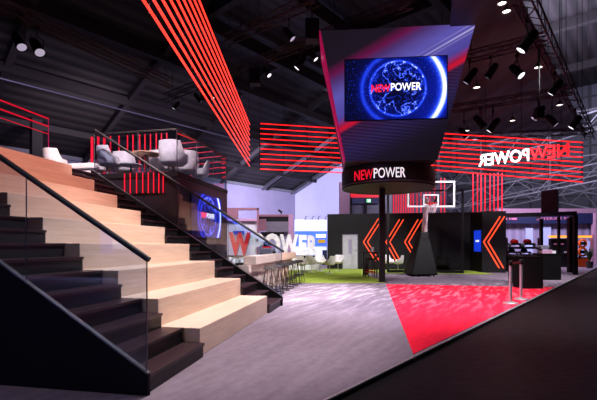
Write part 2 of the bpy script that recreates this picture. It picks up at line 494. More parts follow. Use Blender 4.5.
def stair_rail(label, u, vs, rail_v0, rail_v1, zoff=0):
    g = thing('glass_balustrade', label, 'balustrade', C0, RZ, None)
    rz = lambda v: 1.275+zoff+.6246*v; bz = lambda v: .235+.6246*v
    for i in range(len(vs)-1):
        a, c = vs[i]+.006, vs[i+1]-.006
        MB().prism([(u-.006,a,bz(a)), (u-.006,c,bz(c)), (u-.006,c,rz(c)-.02), (u-.006,a,rz(a)-.02)], (.012,0,0)).build('glass_panel', 'rail_glass', g, local=True)
    MB().tube([(u, rail_v0, rz(rail_v0)), (u, rail_v1, rz(rail_v1))], .028, 12).build('handrail', 'black_metal', g, local=True, smooth=True)
    MB().tube([(u, rail_v0+.03, rz(rail_v0)+.03), (u, rail_v1, rz(rail_v1)+.03)], .008, 6).build('rail_capping', 'steel', g, local=True)
    for v in vs:
        MB().tube([(u, v, bz(v)-.02), (u, v, rz(v)-.02)], .006, 6).build('glass_edge', 'steel', g, local=True)
    return g
stair_rail('glass balustrade with black handrail on the near left stair flight', -.01, [0, 1.31, 2.62, 3.93, 4.9], -.02, 4.9)
stair_rail('glass balustrade with black handrail on the far stair flight below the screen wall', U3+.015, [.0, 1.3, 2.56], -.05, 4.85)

# ------------------------------------------------------------------ lounge deck
dk = thing('lounge_deck', 'raised dark lounge deck at the top of the staircase', 'platform', C0, RZ)
UD, UE, VD, VT = 5.62, 9.0, 2.63, 5.2
MB().box(UD, UE, VD, VT, 0, DZ-.12).build('screen_wall', 'deck_wall', dk, local=True)
MB().box(-1.5, UE, VT, 10.5, 0, DZ-.12).build('rear_base', 'deck_wall', dk, local=True)
MB().prism([(UD-.02,VD-.02,DZ-.12), (UE,VD-.02,DZ-.12), (UE,10.5,DZ-.12), (-1.5,10.5,DZ-.12), (-1.5,VT,DZ-.12), (UD-.02,VT,DZ-.12)], (0,0,.12)).build('deck_slab', 'black_panel', dk, local=True)
g = thing('glass_balustrade', 'square glass balustrade around the edge of the lounge deck', 'balustrade', C0, RZ)
zt = DZ+1.04
for a, c in ((VD, 3.7), (3.7, 4.93)):
    MB().box(UD+.02, UD+.032, a+.01, c-.01, DZ, zt-.02).build('glass_panel', 'rail_glass', g, local=True)
for a, c in ((UD+.03, 6.75), (6.75, 7.9), (7.9, UE-.05)):
    MB().box(a+.01, c-.01, VD+.02, VD+.032, DZ, zt-.02).build('glass_panel', 'rail_glass', g, local=True)
MB().tube([(UD+.026, 4.95, zt), (UD+.026, VD+.026, zt)], .02, 8).build('handrail', 'black_metal', g, local=True)
MB().tube([(UD+.026, VD+.026, zt), (UE-.05, VD+.026, zt)], .02, 8).build('handrail', 'black_metal', g, local=True)
for p in ((UD+.026, 4.93), (UD+.026, 3.7), (UD+.026, VD+.026), (6.75, VD+.026), (7.9, VD+.026), (UE-.05, VD+.026)):
    MB().tube([(p[0], p[1], DZ), (p[0], p[1], zt)], .009, 6).build('post', 'steel', g, local=True)
# red-lit rail at the upper left
g = thing('light_railing', 'red-lit line railing at the back of the upper deck at left edge', 'railing', C0, RZ)
pA, pB = S(3.2, 9.3, 0), at(48.5, 150, 12.2)
pB = Vector((pB.x, pB.y, 0)); pA = Vector((at(-40, 150, 9.6).x, 9.6, 0))
for z in (5.27, 5.03, 4.80):
    MB().tube([pA+Vector((0,0,z)), pB+Vector((0,0,z))], .022 if z > 5 else .012, 6).build('light_tube', 'led_dim', g)
for q in (pA, pB):
    MB().tube([q+Vector((0,0,DZ)), q+Vector((0,0,5.3))], .012, 6).build('post', 'led_magenta', g)

# screen on the deck wall, facing the bar side
scw, sch = 2.04, 1.2
cpos = S(7.32, VD-.05, 2.22)
globe_mat('wall_globe', sch/2, .1, 1.9)
t = thing('wall_screen', 'bright blue globe screen mounted on the dark deck wall', 'screen', cpos, RZ)
MB().box(-scw/2-.02, scw/2+.02, .005, .048, -sch/2-.02, sch/2+.02).build('bezel', 'black_metal', t, local=True)
MB().box(-scw/2, scw/2, -.003, .005, -sch/2, sch/2).build('display', 'wall_globe', t, local=True)
text_mb('NEW', lambda u, v, w: Vector((-.45+.36*u, -.008-w, -.06+.15*v)), .012, .002).build('writing', 'sign_red', t, local=True)
text_mb('POWER', lambda u, v, w: Vector((-.07+.55*u, -.008-w, -.06+.15*v)), .004, .002).build('writing', 'text_white', t, local=True)

# ------------------------------------------------------------------ LED line panels, and tubes imitating reflections in the deck glass
def tubes_between(t, lo0, lo1, hi0, hi1, n, r, m, seg=0):
    for i in range(n):
        f = i/(n-1); a = Vector(lo0).lerp(Vector(hi0), f); c = Vector(lo1).lerp(Vector(hi1), f)
        b = MB()
        if seg:
            for j in range(seg): b.tube([a.lerp(c, (j+.006)/seg), a.lerp(c, (j+1-.006)/seg)], r, 6)
        else: b.tube([a, c], r, 6)
        b.build('light_tube', m, t)
def frame_posts(t, lo0, lo1, hi0, hi1, n, r=.02, wire=True, back=(0,0,0)):
    for j in range(n+1):
        f = j/n; a = Vector(lo0).lerp(Vector(lo1), f)+Vector(back); c = Vector(hi0).lerp(Vector(hi1), f)+Vector(back)
        MB().tube([a, c], r, 6).build('upright', 'black_metal', t)
        if wire: MB().tube([c, Vector((c.x, c.y, ZR-.2 if c.x > -12 else 12))], .008, 5).build('suspension_wire', 'black_metal', t)
tA = thing('linear_light', 'long red line-light panel hanging over the lounge deck, running overhead', 'light panel', (-1.99, 10, 4.55))
tubes_between(tA, (-1.97,3.2,4.5), (-1.99,16.2,4.62), (-2.01,3.2,6.35), (-1.99,16.2,6.30), 9, .021, 'led_red', 6)
frame_posts(tA, (-1.97,3.2,4.5), (-1.99,16.2,4.62), (-2.01,3.2,6.35), (-1.99,16.2,6.30), 6, .018, True, (-.05,0,0))
dB = Vector((.978, .208, 0)); PB = at(260, 123.5, 20)
tB = thing('linear_light', 'red line-light panel hanging left of the big screen block over the bar', 'light panel', PB)
l0 = on_plane(260, 169, PB, dB); h0 = PB; l1 = on_plane(352, 173.2, PB, dB); h1 = on_plane(352, 129.3, PB, dB)
tubes_between(tB, l0, l1, h0, h1, 10, .026, 'led_scarlet', 2); frame_posts(tB, l0, l1, h0, h1, 4, .02, True, dB.cross(Vector((0,0,1)))*-.06)
tC = thing('linear_light', 'red line-light panel hanging over the right side, mirrored sign behind it', 'light panel', at(583, 142.5, 18))
l0, l1, h0, h1 = at(420, 168.8, 19), at(583, 182, 18), at(420, 132, 19), at(583, 142.5, 18)
tubes_between(tC, l0, l1, h0, h1, 9, .026, 'led_scarlet', 4); frame_posts(tC, l0, l1, h0, h1, 5, .022, True, (.01,.07,0))

tD = thing('linear_light', 'short slanting red tubes imitating reflections behind the glass at the right side of deck', 'light panel', at(200, 165, 13.1))  # glowing tubes stand in for red reflections on the side glass
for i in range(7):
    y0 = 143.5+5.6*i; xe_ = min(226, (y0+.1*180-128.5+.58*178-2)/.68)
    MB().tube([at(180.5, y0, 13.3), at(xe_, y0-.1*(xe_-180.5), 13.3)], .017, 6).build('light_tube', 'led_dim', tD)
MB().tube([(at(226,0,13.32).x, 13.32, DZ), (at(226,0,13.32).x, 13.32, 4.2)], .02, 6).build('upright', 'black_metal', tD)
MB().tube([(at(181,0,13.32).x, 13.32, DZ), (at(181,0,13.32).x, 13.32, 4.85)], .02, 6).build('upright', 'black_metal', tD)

# hanging brand sign seen from behind (mirrored)
Q0 = at(478.5, 166.5, 17.9); dq = Vector((.756, -.655, 0))
def sign_pt(px, py): return on_plane(px, py, Q0, dq)
sg = thing('hanging_sign', 'hanging brand sign read from behind, white and red letters behind the right light panel', 'sign', Q0)
s0, s1 = sign_pt(478.5, 166.5), sign_pt(569, 156.5)
LN = (s1-s0).length; dd = (s1-s0).normalized(); hq = 12.0/F*17.5
nrm = Vector((dq.y, -dq.x, 0))
def sfun(x0, x1):
    return lambda u, v, w: s1-dd*LN*(x0+(x1-x0)*u)+Vector((0,0,hq*v))+nrm*w
# reading direction runs from right to left as seen from here: N of NEW is rightmost
text_mb('NEW', sfun(0, .40), .008, .05).build('letters', 'sign_red', sg)
text_mb('POWER', sfun(.41, 1.0), .008, .05).build('letters', 'sign_white', sg)
for f in (.08, .5, .92):
    p = s0+dd*LN*f
    MB().tube([p+nrm*-.1+Vector((0,0,-.1)), Vector((p.x, p.y, ZR-.2))-nrm*.1], .012, 5).build('suspension_wire', 'black_metal', sg)
for z in (.15, hq-.12):
    MB().bar(s0+nrm*-.08+Vector((0,0,z)), s1+nrm*-.08+Vector((0,0,z)), .03, .03).build('rail', 'black_metal', sg)

# upright line-lights; those at the deck imitate reflections
def upright_lights(name, label, pts, zb, zt, r, m, rails, d, fat=0):
    t = thing(name, label, 'light panel', (pts[0].x, pts[0].y, zb))
    for i, p in enumerate(pts):
        MB().tube([(p.x, p.y, zb), (p.x, p.y, zt)], r*1.8 if i < fat else r, 6).build('light_tube', m, t)
    for z in rails:
        MB().bar(Vector((pts[0].x, pts[0].y, z))+d, Vector((pts[-1].x, pts[-1].y, z))+d, .03, .03).build('rail', 'black_metal', t)
    return t
Pv = S(7.9, 3, 0)
up = [on_plane(x, 150, Pv, D2) for x in (92, 98.2, 104.3, 110.5, 119, 127.5, 133, 139.7, 145, 150.5, 156.3, 161.5, 166.8)]
upright_lights('upright_light_rack', 'row of upright red tubes imitating glass reflections behind the chairs on the lounge deck', up, DZ, 4.85, .022, 'led_dim', (DZ+.05, 4.84), D1*.05, 3)  # reflections in the front glass, built as glowing tubes
Pw = S(UD-.045, 3, 0)
up = [on_plane(x, 180, Pw, D2) for x in (124.6, 130.2, 136.6, 142.8, 148.3, 153.6, 158.9, 163.2)]
upright_lights('upright_light_rack', 'row of short upright red tubes imitating reflections on the dark wall beside the stair', up, 2.68, 3.19, .013, 'led_dim', (2.7, 3.15), D1*.03)  # glowing tubes imitate the reflections carried down onto the wall
Ph = at(400, 200, 27.0)
up = [at(x, 200, 27.0) for x in [393.6+2.45*i for i in range(9)]+[417, 421, 426, 430, 434.5, 441, 444.5]]
upright_lights('upright_light_rack', 'red upright line-lights seen through the basketball backboard', up, .0, 5.95, .032, 'led_crimson', (4.2,), Vector((0,.08,0)))
up = [at(x, 200, 25.5) for x in (473, 477.5, 481, 485, 490, 494, 498, 502)]
upright_lights('upright_light_rack', 'red upright line-lights rising behind the large right chevron', up, .0, 6.0, .036, 'led_crimson', (4.2, 5.1), Vector((0,.08,0)))

# ------------------------------------------------------------------ hanging screen block, drum sign, column
rb = Vector((.9959, -.0906, 0)); P0 = Vector((.2349*13.1, 13.1, 0)); RB = math.atan2(rb.y, rb.x); nb = Vector((.0906, .9959, 0))
def blk(px, py): return on_plane(px, py, P0, rb)
def block_mat():
    m = bpy.data.materials.new('block_graphic'); b = NB(m); X = b.xyz(b.obj())
    px = b.m('MULTIPLY', X[0], 1/.0331); py = b.m('MULTIPLY_ADD', X[2], -1/.0331, 245+1.4/.0331)
    d = b.m('ADD', b.m('MULTIPLY', b.m('ADD', px, 392-396), .48), b.m('MULTIPLY', b.m('SUBTRACT', py, 42), .877))
    f = b.m('MULTIPLY_ADD', d, 1/240, 60/240)                         # d -60..180 -> 0..1
    q = lambda x: (x+60)/240
    col = b.ramp(f, [(0, lin((22,18,26))), (q(-12), lin((28,20,32))), (q(-3), lin((96,18,66))), (q(4), lin((74,46,104))), (q(20), lin((92,84,172))),
                     (q(40), lin((76,66,150))), (q(47), lin((150,24,66))), (q(50), lin((205,16,44))), (q(54), lin((60,26,66))), (q(72), lin((46,36,84))), (q(95), lin((26,20,38))), (q(120), lin((14,12,16)))])
    streak = b.m('ADD', b.gauss(d, 27.5, .7), b.m('MULTIPLY', b.m('ADD', b.gauss(d, 23.5, .6), b.gauss(d, 30.5, .5)), .35))
    streak = b.m('MULTIPLY', streak, b.m('MULTIPLY_ADD', px, 1/70, .0, clamp=True))
    col = b.mix(b.m('MULTIPLY', streak, .8, clamp=True), col, lin((205,195,235)))
    w = b.m('SINE', b.m('MULTIPLY', b.m('ADD', py, b.m('MULTIPLY', px, -.12)), 2*PI/3.4))
    st = b.m('MULTIPLY', b.m('MULTIPLY_ADD', w, .5, .5), b.m('MULTIPLY', b.m('GREATER_THAN', d, 53), .65))
    col = b.mix(st, col, lin((14,11,18)))
    n = b.noise(b.mapv(b.obj(), (1, 1, 4), (0, .5, 0)), 1.2, 4)
    col = b.mix(b.m('MULTIPLY', n, .25), col, lin((18,14,22)))
    b.out(lin((12,11,14)), .35, 0, col, 1.15)
    M['block_graphic'] = m
block_mat()
bt = thing('screen_block', 'huge hanging tapered block with purple streak graphic and blue globe screen', 'video block', P0, RB)
tl, tr, br_, bl = blk(320, 31), blk(475.5, 23.5), blk(437.5, 164), blk(345, 164)
br_.z = bl.z = 4.18
front = [tl, tr, br_, bl]
MB().prism([p+nb*.02 for p in front], nb*2.3).build('housing', 'black_panel', bt)
MB().prism(front, nb*.02).build('graphic_face', 'block_graphic', bt)
MB().prism([tl-rb*.02, bl-rb*.02, bl-rb*.02+nb*.5, tl-rb*.02+nb*2.2], -rb*.015).build('edge_light', 'led_magenta', bt)
MB().bar(tl-nb*.02, bl-nb*.02, .03, .03).build('edge_light', 'led_magenta', bt)
s_tl, s_br = blk(345.2, 61.5), blk(446.5, 117.5)
sw = (Vector((s_br.x, s_br.y, 0))-Vector((s_tl.x, s_tl.y, 0))).length; sh = s_tl.z-s_br.z+.04
sc_ = (s_tl+s_br)/2-nb*.06
globe_mat('block_globe', sh/2, .07, 1.5)
t = thing('led_screen', 'large blue LED globe screen on the front of the hanging block', 'screen', sc_, RB)
MB().box(-sw/2-.03, sw/2+.03, .008, .058, -sh/2-.03, sh/2+.03).build('bezel', 'black_metal', t, local=True)
MB().box(-sw/2, sw/2, 0, .008, -sh/2, sh/2).build('display', 'block_globe', t, local=True)
u0 = -sw/2+sw*(165-28)/522; u1 = -sw/2+sw*(262-28)/522; u2 = -sw/2+sw*(416-28)/522
text_mb('NEW', lambda u, v, w: Vector((u0+(u1-u0)*u, -.012-w, -.1+.24*v)), .016, .004).build('writing', 'sign_red', t, local=True)
text_mb('POWER', lambda u, v, w: Vector((u1+.02+(u2-u1)*u, -.012-w, -.075+.25*v)), .005, .004).build('writing', 'sign_white', t, local=True)
for p in (tl, tr):
    for kk in (.3, 2.0):
        q = p+nb*kk+(Vector((P0.x, P0.y, p.z))-p)*.2
        MB().tube([(q.x, q.y, q.z-.05), (q.x, q.y, ZR-.2)], .015, 5).build('suspension_wire', 'black_metal', bt)

DC = Vector(((387.5-CX)/F*15.0, 15.0, 0)); DR = 1.71; dz0, dz1 = 3.5, 4.17
dr = thing('drum_sign', 'black ring sign with NEWPOWER lettering hanging under the screen block', 'sign', DC+Vector((0,0,dz0)))
MB().lathe([(DR-.22, dz0+.03), (DR-.01, dz0), (DR, dz0+.02), (DR, dz1-.02), (DR-.02, dz1), (DR-.22, dz1), (DR-.22, dz0+.03)], 64, DC).build('ring', 'black_panel', dr, smooth=True)
MB().lathe([(.02, dz0+.10), (DR-.22, dz0+.10), (DR-.22, dz0+.13), (.02, dz0+.13)], 48, DC).build('soffit', 'soffit_black', dr)
MB().lathe([(DR, dz0+.06), (DR+.008, dz0+.06), (DR+.008, dz0+.09), (DR, dz0+.09)], 64, DC).build('trim_band', 'steel', dr)
def drum_fn(x0, x1, y0, y1):
    yf = DC.y-DR
    def fn(u, v, w):
        px = x0+(x1-x0)*u
        k_ = (px-CX)/F          # meet of sight line with the drum
        A = k_*k_+1; B = -2*(k_*DC.x+DC.y); Cc = DC.x**2+DC.y**2-(DR+.012)**2
        Y = (-B-math.sqrt(B*B-4*A*Cc))/(2*A)
        th = math.atan2(k_*Y-DC.x, -(Y-DC.y))
        R = DR+.012+w
        return Vector((DC.x+R*math.sin(th), DC.y-R*math.cos(th), y0+(y1-y0)*v))
    return fn
zc = EYE+(245-173)/F*13.35
text_mb('NEW', drum_fn(354.5, 373, zc-.17, zc+.17), .006, .006).build('letters', 'text_red', dr)
text_mb('POWER', drum_fn(373.7, 405.5, zc-.155, zc+.185), .004, .006).build('letters', 'text_white', dr)
for a in (0, PI/2, PI, 3*PI/2):
    q = DC+Vector((math.cos(a)*(DR-.5), math.sin(a)*.6, 0))
    MB().tube([(q.x, q.y, dz0+.12), (q.x, q.y, 4.175)], .03, 6).build('hanger', 'black_metal', dr)
cq = Vector(((382-CX)/F*14.9, 14.9, 0))
cl = thing('column', 'slim square black column under the ring sign at the carpet corner', 'column', cq)
MB().box(cq.x-.1, cq.x+.1, cq.y-.1, cq.y+.1, 0, dz0+.1).build('shaft', 'black_matte', cl, bevel=.008)
MB().box(cq.x-.17, cq.x+.17, cq.y-.17, cq.y+.17, 0.008, .03).build('base_plate', 'black_metal', cl)

# ------------------------------------------------------------------ chevron wall, panel, door
W0 = Vector((1.69, 23.25, 0)); dw = -D2                                    # runs to the right
def wal(px, py): return on_plane(px, py, W0, dw)
we = wal(487, 214)
b = MB().prism([W0, W0+D1*.3, Vector((we.x, we.y, 0))+D1*.3, Vector((we.x, we.y, 0))], (0,0,3.2))
structure('wall_far', b, 'wall_black', 'long black partition wall with orange chevrons behind the turf')
X0 = Vector(((482-CX)/F*20.3, 20.3, 0)); 
def pan(px, py): return on_plane(px, py, X0, dw)
xe = pan(506, 214)
b = MB().prism([X0, X0+D1*3.4-D2*-.5, Vector((xe.x, xe.y, 0))+D1*.8, Vector((xe.x, xe.y, 0))], (0,0,3.12))
structure('wall_front', b, 'wall_black', 'black end panel with the largest chevron, at the right end of the wall')
def chevron(label, fn, n_off, tip, top, bot, gap=4.0, wid=.045):
    t = thing('chevron_light', label, 'wall light', fn(tip[0], tip[1]), 0, 'glowing orange chevrons on the black walls')
    for g_ in (0, gap):
        b = MB()
        pts = [fn(top[0]+g_, top[1])+n_off, fn(tip[0]+g_, tip[1])+n_off, fn(bot[0]+g_, bot[1])+n_off]
        b.bar(pts[0], pts[1], wid, .04, up=D1); b.bar(pts[1], pts[2], wid, .04, up=D1)
        b.build('light_tube', 'chevron_orange', t)
no = -D1*.03
chevron('glowing double orange chevron beside the grey door', wal, no, (363.5,242), (378.5,218.5), (375.5,261))
chevron('glowing double orange chevron just right of the black column', wal, no, (385.8,242), (399.5,219.5), (397.5,263))
chevron('glowing double orange chevron partly behind the basketball hoop', wal, no, (404.7,242), (418,219.5), (417,263))
chevron('largest glowing double orange chevron, on the end panel at right', pan, no, (483.6,242), (500,216.6), (499,268), 4.3, .05)
def wall_box(fn, px0, py0, px1, py1, o0, o1):
    a, c = fn(px0, py1), fn(px1, py0)
    return MB().prism([Vector((a.x,a.y,a.z))-D1*o0, Vector((c.x,c.y,a.z))-D1*o0, Vector((c.x,c.y,a.z))-D1*o1, Vector((a.x,a.y,a.z))-D1*o1], (0,0,c.z-a.z))
dn = wall_box(wal, 343, 235, 357.4, 268.7, .01, .06)
d_ = structure('door_1', dn, 'door_grey')
wall_box(wal, 348.3, 239.5, 351.8, 254, .06, .066).build('door_window', 'lavender_dim', d_)
wall_box(wal, 355.2, 250, 356.6, 251, .06, .12).build('door_handle', 'steel', d_)
wall_box(wal, 342.2, 234.2, 358.2, 268.9, -.02, .012).build('door_frame', 'steel', d_)
# small blue screen at the wall corner
sd_ = (D1*3.4+D2*.5).normalized(); nl = Vector((-sd_.y, sd_.x, 0))
e0 = on_plane(473.8, 250, X0+nl*.05, sd_); e1 = on_plane(481.3, 250, X0+nl*.05, sd_)
zl, zh = e1.z-.12, EYE+(245-232)/F*e0.y+.1
t = thing('wall_screen', 'small tall blue screen beside the right chevron panel', 'screen', (e0.x, e0.y, zl))
e0.z = e1.z = zl; up_ = Vector((0, 0, zh-zl))
MB().prism([e0, e1, e1+up_, e0+up_], -nl*.045).build('housing', 'black_metal', t)
MB().prism([e0.lerp(e1, .04)+nl*.001+up_*.03, e0.lerp(e1, .96)+nl*.001+up_*.03, e0.lerp(e1, .96)+nl*.001+up_*.97, e0.lerp(e1, .04)+nl*.001+up_*.97], nl*.005).build('display', 'screen_blue', t)
mid = e0.lerp(e1, .5)+up_*.5+nl*.008
MB().bar(mid-(e1-e0)*.22, mid+(e1-e0)*.22, .01, .1).build('logo_mark', 'text_white', t)

# ------------------------------------------------------------------ black goal frame at the turf edge
fr = thing('cage_frame', 'thin black rectangular pipe frame standing behind the hoop', 'frame', at(462.5, 273.5, 19.3))
fz = 4.1
f0 = on_floor(387, 274.0); f1 = on_floor(462.5, 273.5)
f0.y = f1.y+.6
f0.x = (388-CX)/F*f0.y
f0.z = f1.z = 0
MB().bar(f1, f1+Vector((0,0,fz)), .09, .09).build('post', 'black_metal', fr)
MB().bar(f0, f0+Vector((0,0,fz)), .09, .09).build('post', 'black_metal', fr)
MB().bar(f0+Vector((0,0,fz)), f1+Vector((0,0,fz)), .07, .09).build('top_beam', 'black_metal', fr)
MB().bar(f0+Vector((0,0,.08)), f1+Vector((0,0,.08)), .09, .14).build('bottom_beam', 'black_metal', fr)

# ------------------------------------------------------------------ basketball hoop
hb = thing('basketball_hoop', 'portable basketball hoop with black padded base on the grey floor', 'basketball hoop', (5.6, 17.8, 0))
def hp(px, py, Y): return at(px, py, Y)
ba = [hp(411.8,276.3,17.6), hp(438.2,276.3,17.6), hp(428.5,232,18.0), hp(421,232,18.0)]
for q in ba[:2]: q.z = .07
back = [q+Vector((0,1.5,0)) for q in ba[:2]]+[q+Vector((0,.45,0)) for q in ba[2:]]
MB().add(ba+back, [(0,1,2,3), (5,4,7,6), (0,4,5,1), (3,2,6,7), (0,3,7,4), (1,5,6,2)]).build('base_pad', 'black_matte', hb, bevel=.04)
for sx in (-.45, .45):
    for yy in (17.8, 18.9):
        T = Matrix.Translation((5.6+sx, yy, .075)) @ Matrix.Rotation(PI/2, 4, 'Y')
        MB().lathe([(.06,-.03), (.075,-.02), (.075,.02), (.06,.03)], 14, (0,0,0), T).build('wheel', 'rubber', hb)
p1, p2, p3 = hp(424.3,231,18.2), hp(425.6,212,17.75), hp(427.5,198,17.3)
MB().tube([p1, p1.lerp(p2, .5), p2, p3], [.13,.12,.1,.07], 10).build('pole', 'pole_pad', hb, smooth=True)
MB().tube([p1+Vector((0,.3,0)), hp(437,197,17.35)], .035, 8).build('brace', 'black_metal', hb)
YB = 17.15
q0, q1 = at(407.3,207.2,YB), at(454.8,181,YB)
zlo, zhi = q0.z, q1.z; xl, xr = q0.x, q1.x
wf = .07
b = MB(); b.box(xl,xr,YB-.03,YB+.03,zlo,zlo+wf); b.box(xl,xr,YB-.03,YB+.03,zhi-wf,zhi); b.box(xl,xl+wf,YB-.03,YB+.03,zlo+wf,zhi-wf); b.box(xr-wf,xr,YB-.03,YB+.03,zlo+wf,zhi-wf)
b.build('backboard_frame', 'white_paint', hb)
MB().box(xl+wf,xr-wf,YB-.006,YB+.006,zlo+wf,zhi-wf).build('backboard_glass', 'board_glass', hb)
s0_, s1_ = at(423.2,205.2,YB), at(438.6,194.4,YB); w2 = .05
b = MB(); b.box(s0_.x,s1_.x,YB-.02,YB-.008,s0_.z,s0_.z+w2); b.box(s0_.x,s1_.x,YB-.02,YB-.008,s1_.z-w2,s1_.z); b.box(s0_.x,s0_.x+w2,YB-.02,YB-.008,s0_.z+w2,s1_.z-w2); b.box(s1_.x-w2,s1_.x,YB-.02,YB-.008,s0_.z+w2,s1_.z-w2)
b.build('target_square', 'white_paint', hb)
for px in (410, 452):
    MB().tube([at(px, 184, YB+.04), at(428, 206, 17.6)], .03, 6).build('strut', 'steel_pale', hb)
rc = at(431.8, 203.4, YB-.32); rr = .225
ring = [rc+Vector((math.cos(a)*rr, math.sin(a)*rr, 0)) for a in [2*PI*i/28 for i in range(28)]]
MB().tube(ring, .02, 8, True).build('rim', 'red_gloss', hb, smooth=True)
MB().box(rc.x-.09, rc.x+.09, YB-.13, YB-.01, rc.z-.06, rc.z+.04).build('rim_bracket', 'red_gloss', hb)
b = MB()
for i in range(12):
    for sgn in (1, -1):
        pts = []
        for j in range(5):
            f = j/4; rr2 = rr*(1-.42*f); a = 2*PI*i/12+sgn*f*.5
            pts.append(rc+Vector((math.cos(a)*rr2, math.sin(a)*rr2, -.02-.38*f)))
        b.tube(pts, .008, 4)
b.build('net', 'net_white', hb)

# ------------------------------------------------------------------ chairs, stools, tables
def shell(prof_back, r0, seat_z, name='shell', arms=.5, n=28):
    """tub chair shell opening towards -y"""
    b = MB(); rows = []
    def ring(fn): rows.append([fn(2*PI*k/n) for k in range(n)])
    def h(t):
        c = (1+math.sin(t))/2                       # 1 at the back (+y), 0 at the front
        if c < .22: return 0.0
        a = min(1, (c-.22)/.12); e = min(1, max(0, (c-.66)/.14)); e = e*e*(3-2*e)
        return prof_back*(arms*.75*a*(1-e)+e)
    ring(lambda t: Vector((.12*math.cos(t), .12*math.sin(t), seat_z-.05)))
    ring(lambda t: Vector((r0*.86*math.cos(t), r0*.86*math.sin(t), seat_z-.02)))
    ring(lambda t: Vector((r0*1.02*math.cos(t), r0*1.02*math.sin(t), seat_z+.04)))
    for f in (.5, 1):
        ring(lambda t: Vector((r0*(1.02+.12*f)*math.cos(t), r0*(1.02+.12*f)*math.sin(t), seat_z+.05+h(t)*f)))
    for f in (1, .5):
        ring(lambda t: Vector(((r0*(1.02+.12*f)-.03)*math.cos(t), (r0*(1.02+.12*f)-.03)*math.sin(t), seat_z+.055+h(t)*f)))
    ring(lambda t: Vector((r0*.88*math.cos(t), r0*.88*math.sin(t), seat_z+.05)))
    ring(lambda t: Vector((.1*math.cos(t), .1*math.sin(t), seat_z+.03)))
    vs = [p for r in rows for p in r]; fs = []
    for i in range(len(rows)-1):
        for k_ in range(n): fs.append((i*n+k_, i*n+(k_+1) % n, (i+1)*n+(k_+1) % n, (i+1)*n+k_))
    fs += [tuple(range(n))[::-1], tuple(range((len(rows)-1)*n, len(rows)*n))]
    return b.add(vs, fs)
def make_shell_chair(mat_, hgt=.36, label='', name='shell_chair'):
    t = thing(name, label, 'chair')
    shell(hgt, .27, .43).build('shell', mat_, t, smooth=True, local=True)
    MB().tube([(0,0,.02), (0,0,.40)], .025, 10).build('stem', 'chrome', t, local=True)
    MB().lathe([(.02,.03), (.2,.014), (.22,.006), (.22,0)], 20).build('base_disc', 'chrome', t, local=True)
    return t
sc1 = Copies(make_shell_chair('white_shell'))
G = 'white shell chairs on the turf'
def floor_at(px, Y, z=.02): return Vector(((px-CX)/F*Y, Y, z))
for px, Y, r, lab in ((301.5,19.3,.6,'white shell chair on turf nearest the bar stools'), (311.5,20.2,2.4,'white shell chair on turf under the last giant letter'),
                      (329.5,19.6,-2.2,'white shell chair on turf, left of the pair before the black wall'), (338,21.4,-.5,'white shell chair on turf against the left end of the black wall'),
                      (320.5,21.2,.3,'white shell chair on turf, farthest back beside the round table'),
                      (388.5,21.4,.5,'white shell chair just right of the black column'), (398,20.9,-1.8,'white shell chair under the second chevron, left of the hoop')):
    sc1.put(floor_at(px, Y), r, None, lab, G)
def round_table(name, label, loc, r, h, top, stem, cat='table'):
    t = thing(name, label, cat, loc)
    x, y, z = loc
    MB().lathe([(.01,h-.03), (r-.01,h-.03), (r,h-.02), (r,h-.005), (r-.01,h), (.01,h)], 28, loc).build('tabletop', top, t, smooth=True)
    MB().tube([(x,y,z+.02), (x,y,z+h-.03)], .03, 10).build('stem', stem, t)
    MB().lathe([(.02,.03), (r*.6,.012), (r*.62,0)], 20, loc).build('base_disc', stem, t)
    return t
round_table('round_table', 'small dark round table between the white chairs on turf', tuple(floor_at(304.5, 21.0)), .38, .74, 'black_matte', 'steel')
round_table('round_table', 'low dark round table behind the hoop on turf strip', tuple(floor_at(448, 21.2)), .5, .66, 'black_matte', 'black_metal')

# deck seating
def make_tub(label):
    t = thing('lounge_chair', label, 'chair')
    shell(.50, .32, .40, arms=.5).build('shell', 'white_shell', t, smooth=True, local=True)
    MB().lathe([(.01,.44), (.24,.44), (.26,.47), (.24,.50), (.01,.505)], 20).build('cushion', 'white_shell', t, smooth=True, local=True)
    for a in range(4):
        q = PI/4+a*PI/2
        MB().tube([(.1*math.cos(q), .1*math.sin(q), .36), (.24*math.cos(q), .24*math.sin(q), 0)], .014, 6).build('leg', 'oak_table', t, local=True)
    return t
lc = Copies(make_tub(''))
G = 'pale lounge chairs on the deck'
for px, Y, r, s, lab in ((55.5,11.0,2.9,.86,'pale lounge chair peeking over the top wooden tier at far left'),
                         (109,10.7,2.6,.86,'pale rounded lounge chair at the left end of the deck edge'),
                         (112.5,11.75,1.9,1.1,'pale high-backed lounge chair behind the left end of the deck edge'),
                         (124.5,11.9,3.4,.98,'pale pink lounge chair backed against the upright red tubes'),
                         (161,11.75,2.5,.98,'pale lounge chair partly behind the tall pair at deck corner'),
                         (173.5,11.0,3.0,1.08,'tallest pale lounge chair at the right deck corner'),
                         (186.5,12.0,3.5,1.04,'pale lounge chair just right of the deck corner glass post'),
                         (200,12.2,-1.2,.8,'pale lounge chair farthest right along the deck side glass')):
    lc.put(Vector(((px-CX)/F*Y, Y, DZ)), r, s, lab, G)
for px, Y, r, h, lab in ((146,11.05,.40,.74,'round pale wooden table among lounge chairs on deck'), (98,11.6,.3,.42,'low white side table at left end of the deck'), (131,10.7,.3,.36,'low white side table near the deck edge under the handrail')):
    round_table('side_table', lab, (((px-CX)/F*Y), Y, DZ), r, h, 'oak_table' if h > .6 else 'white_paint', 'steel')

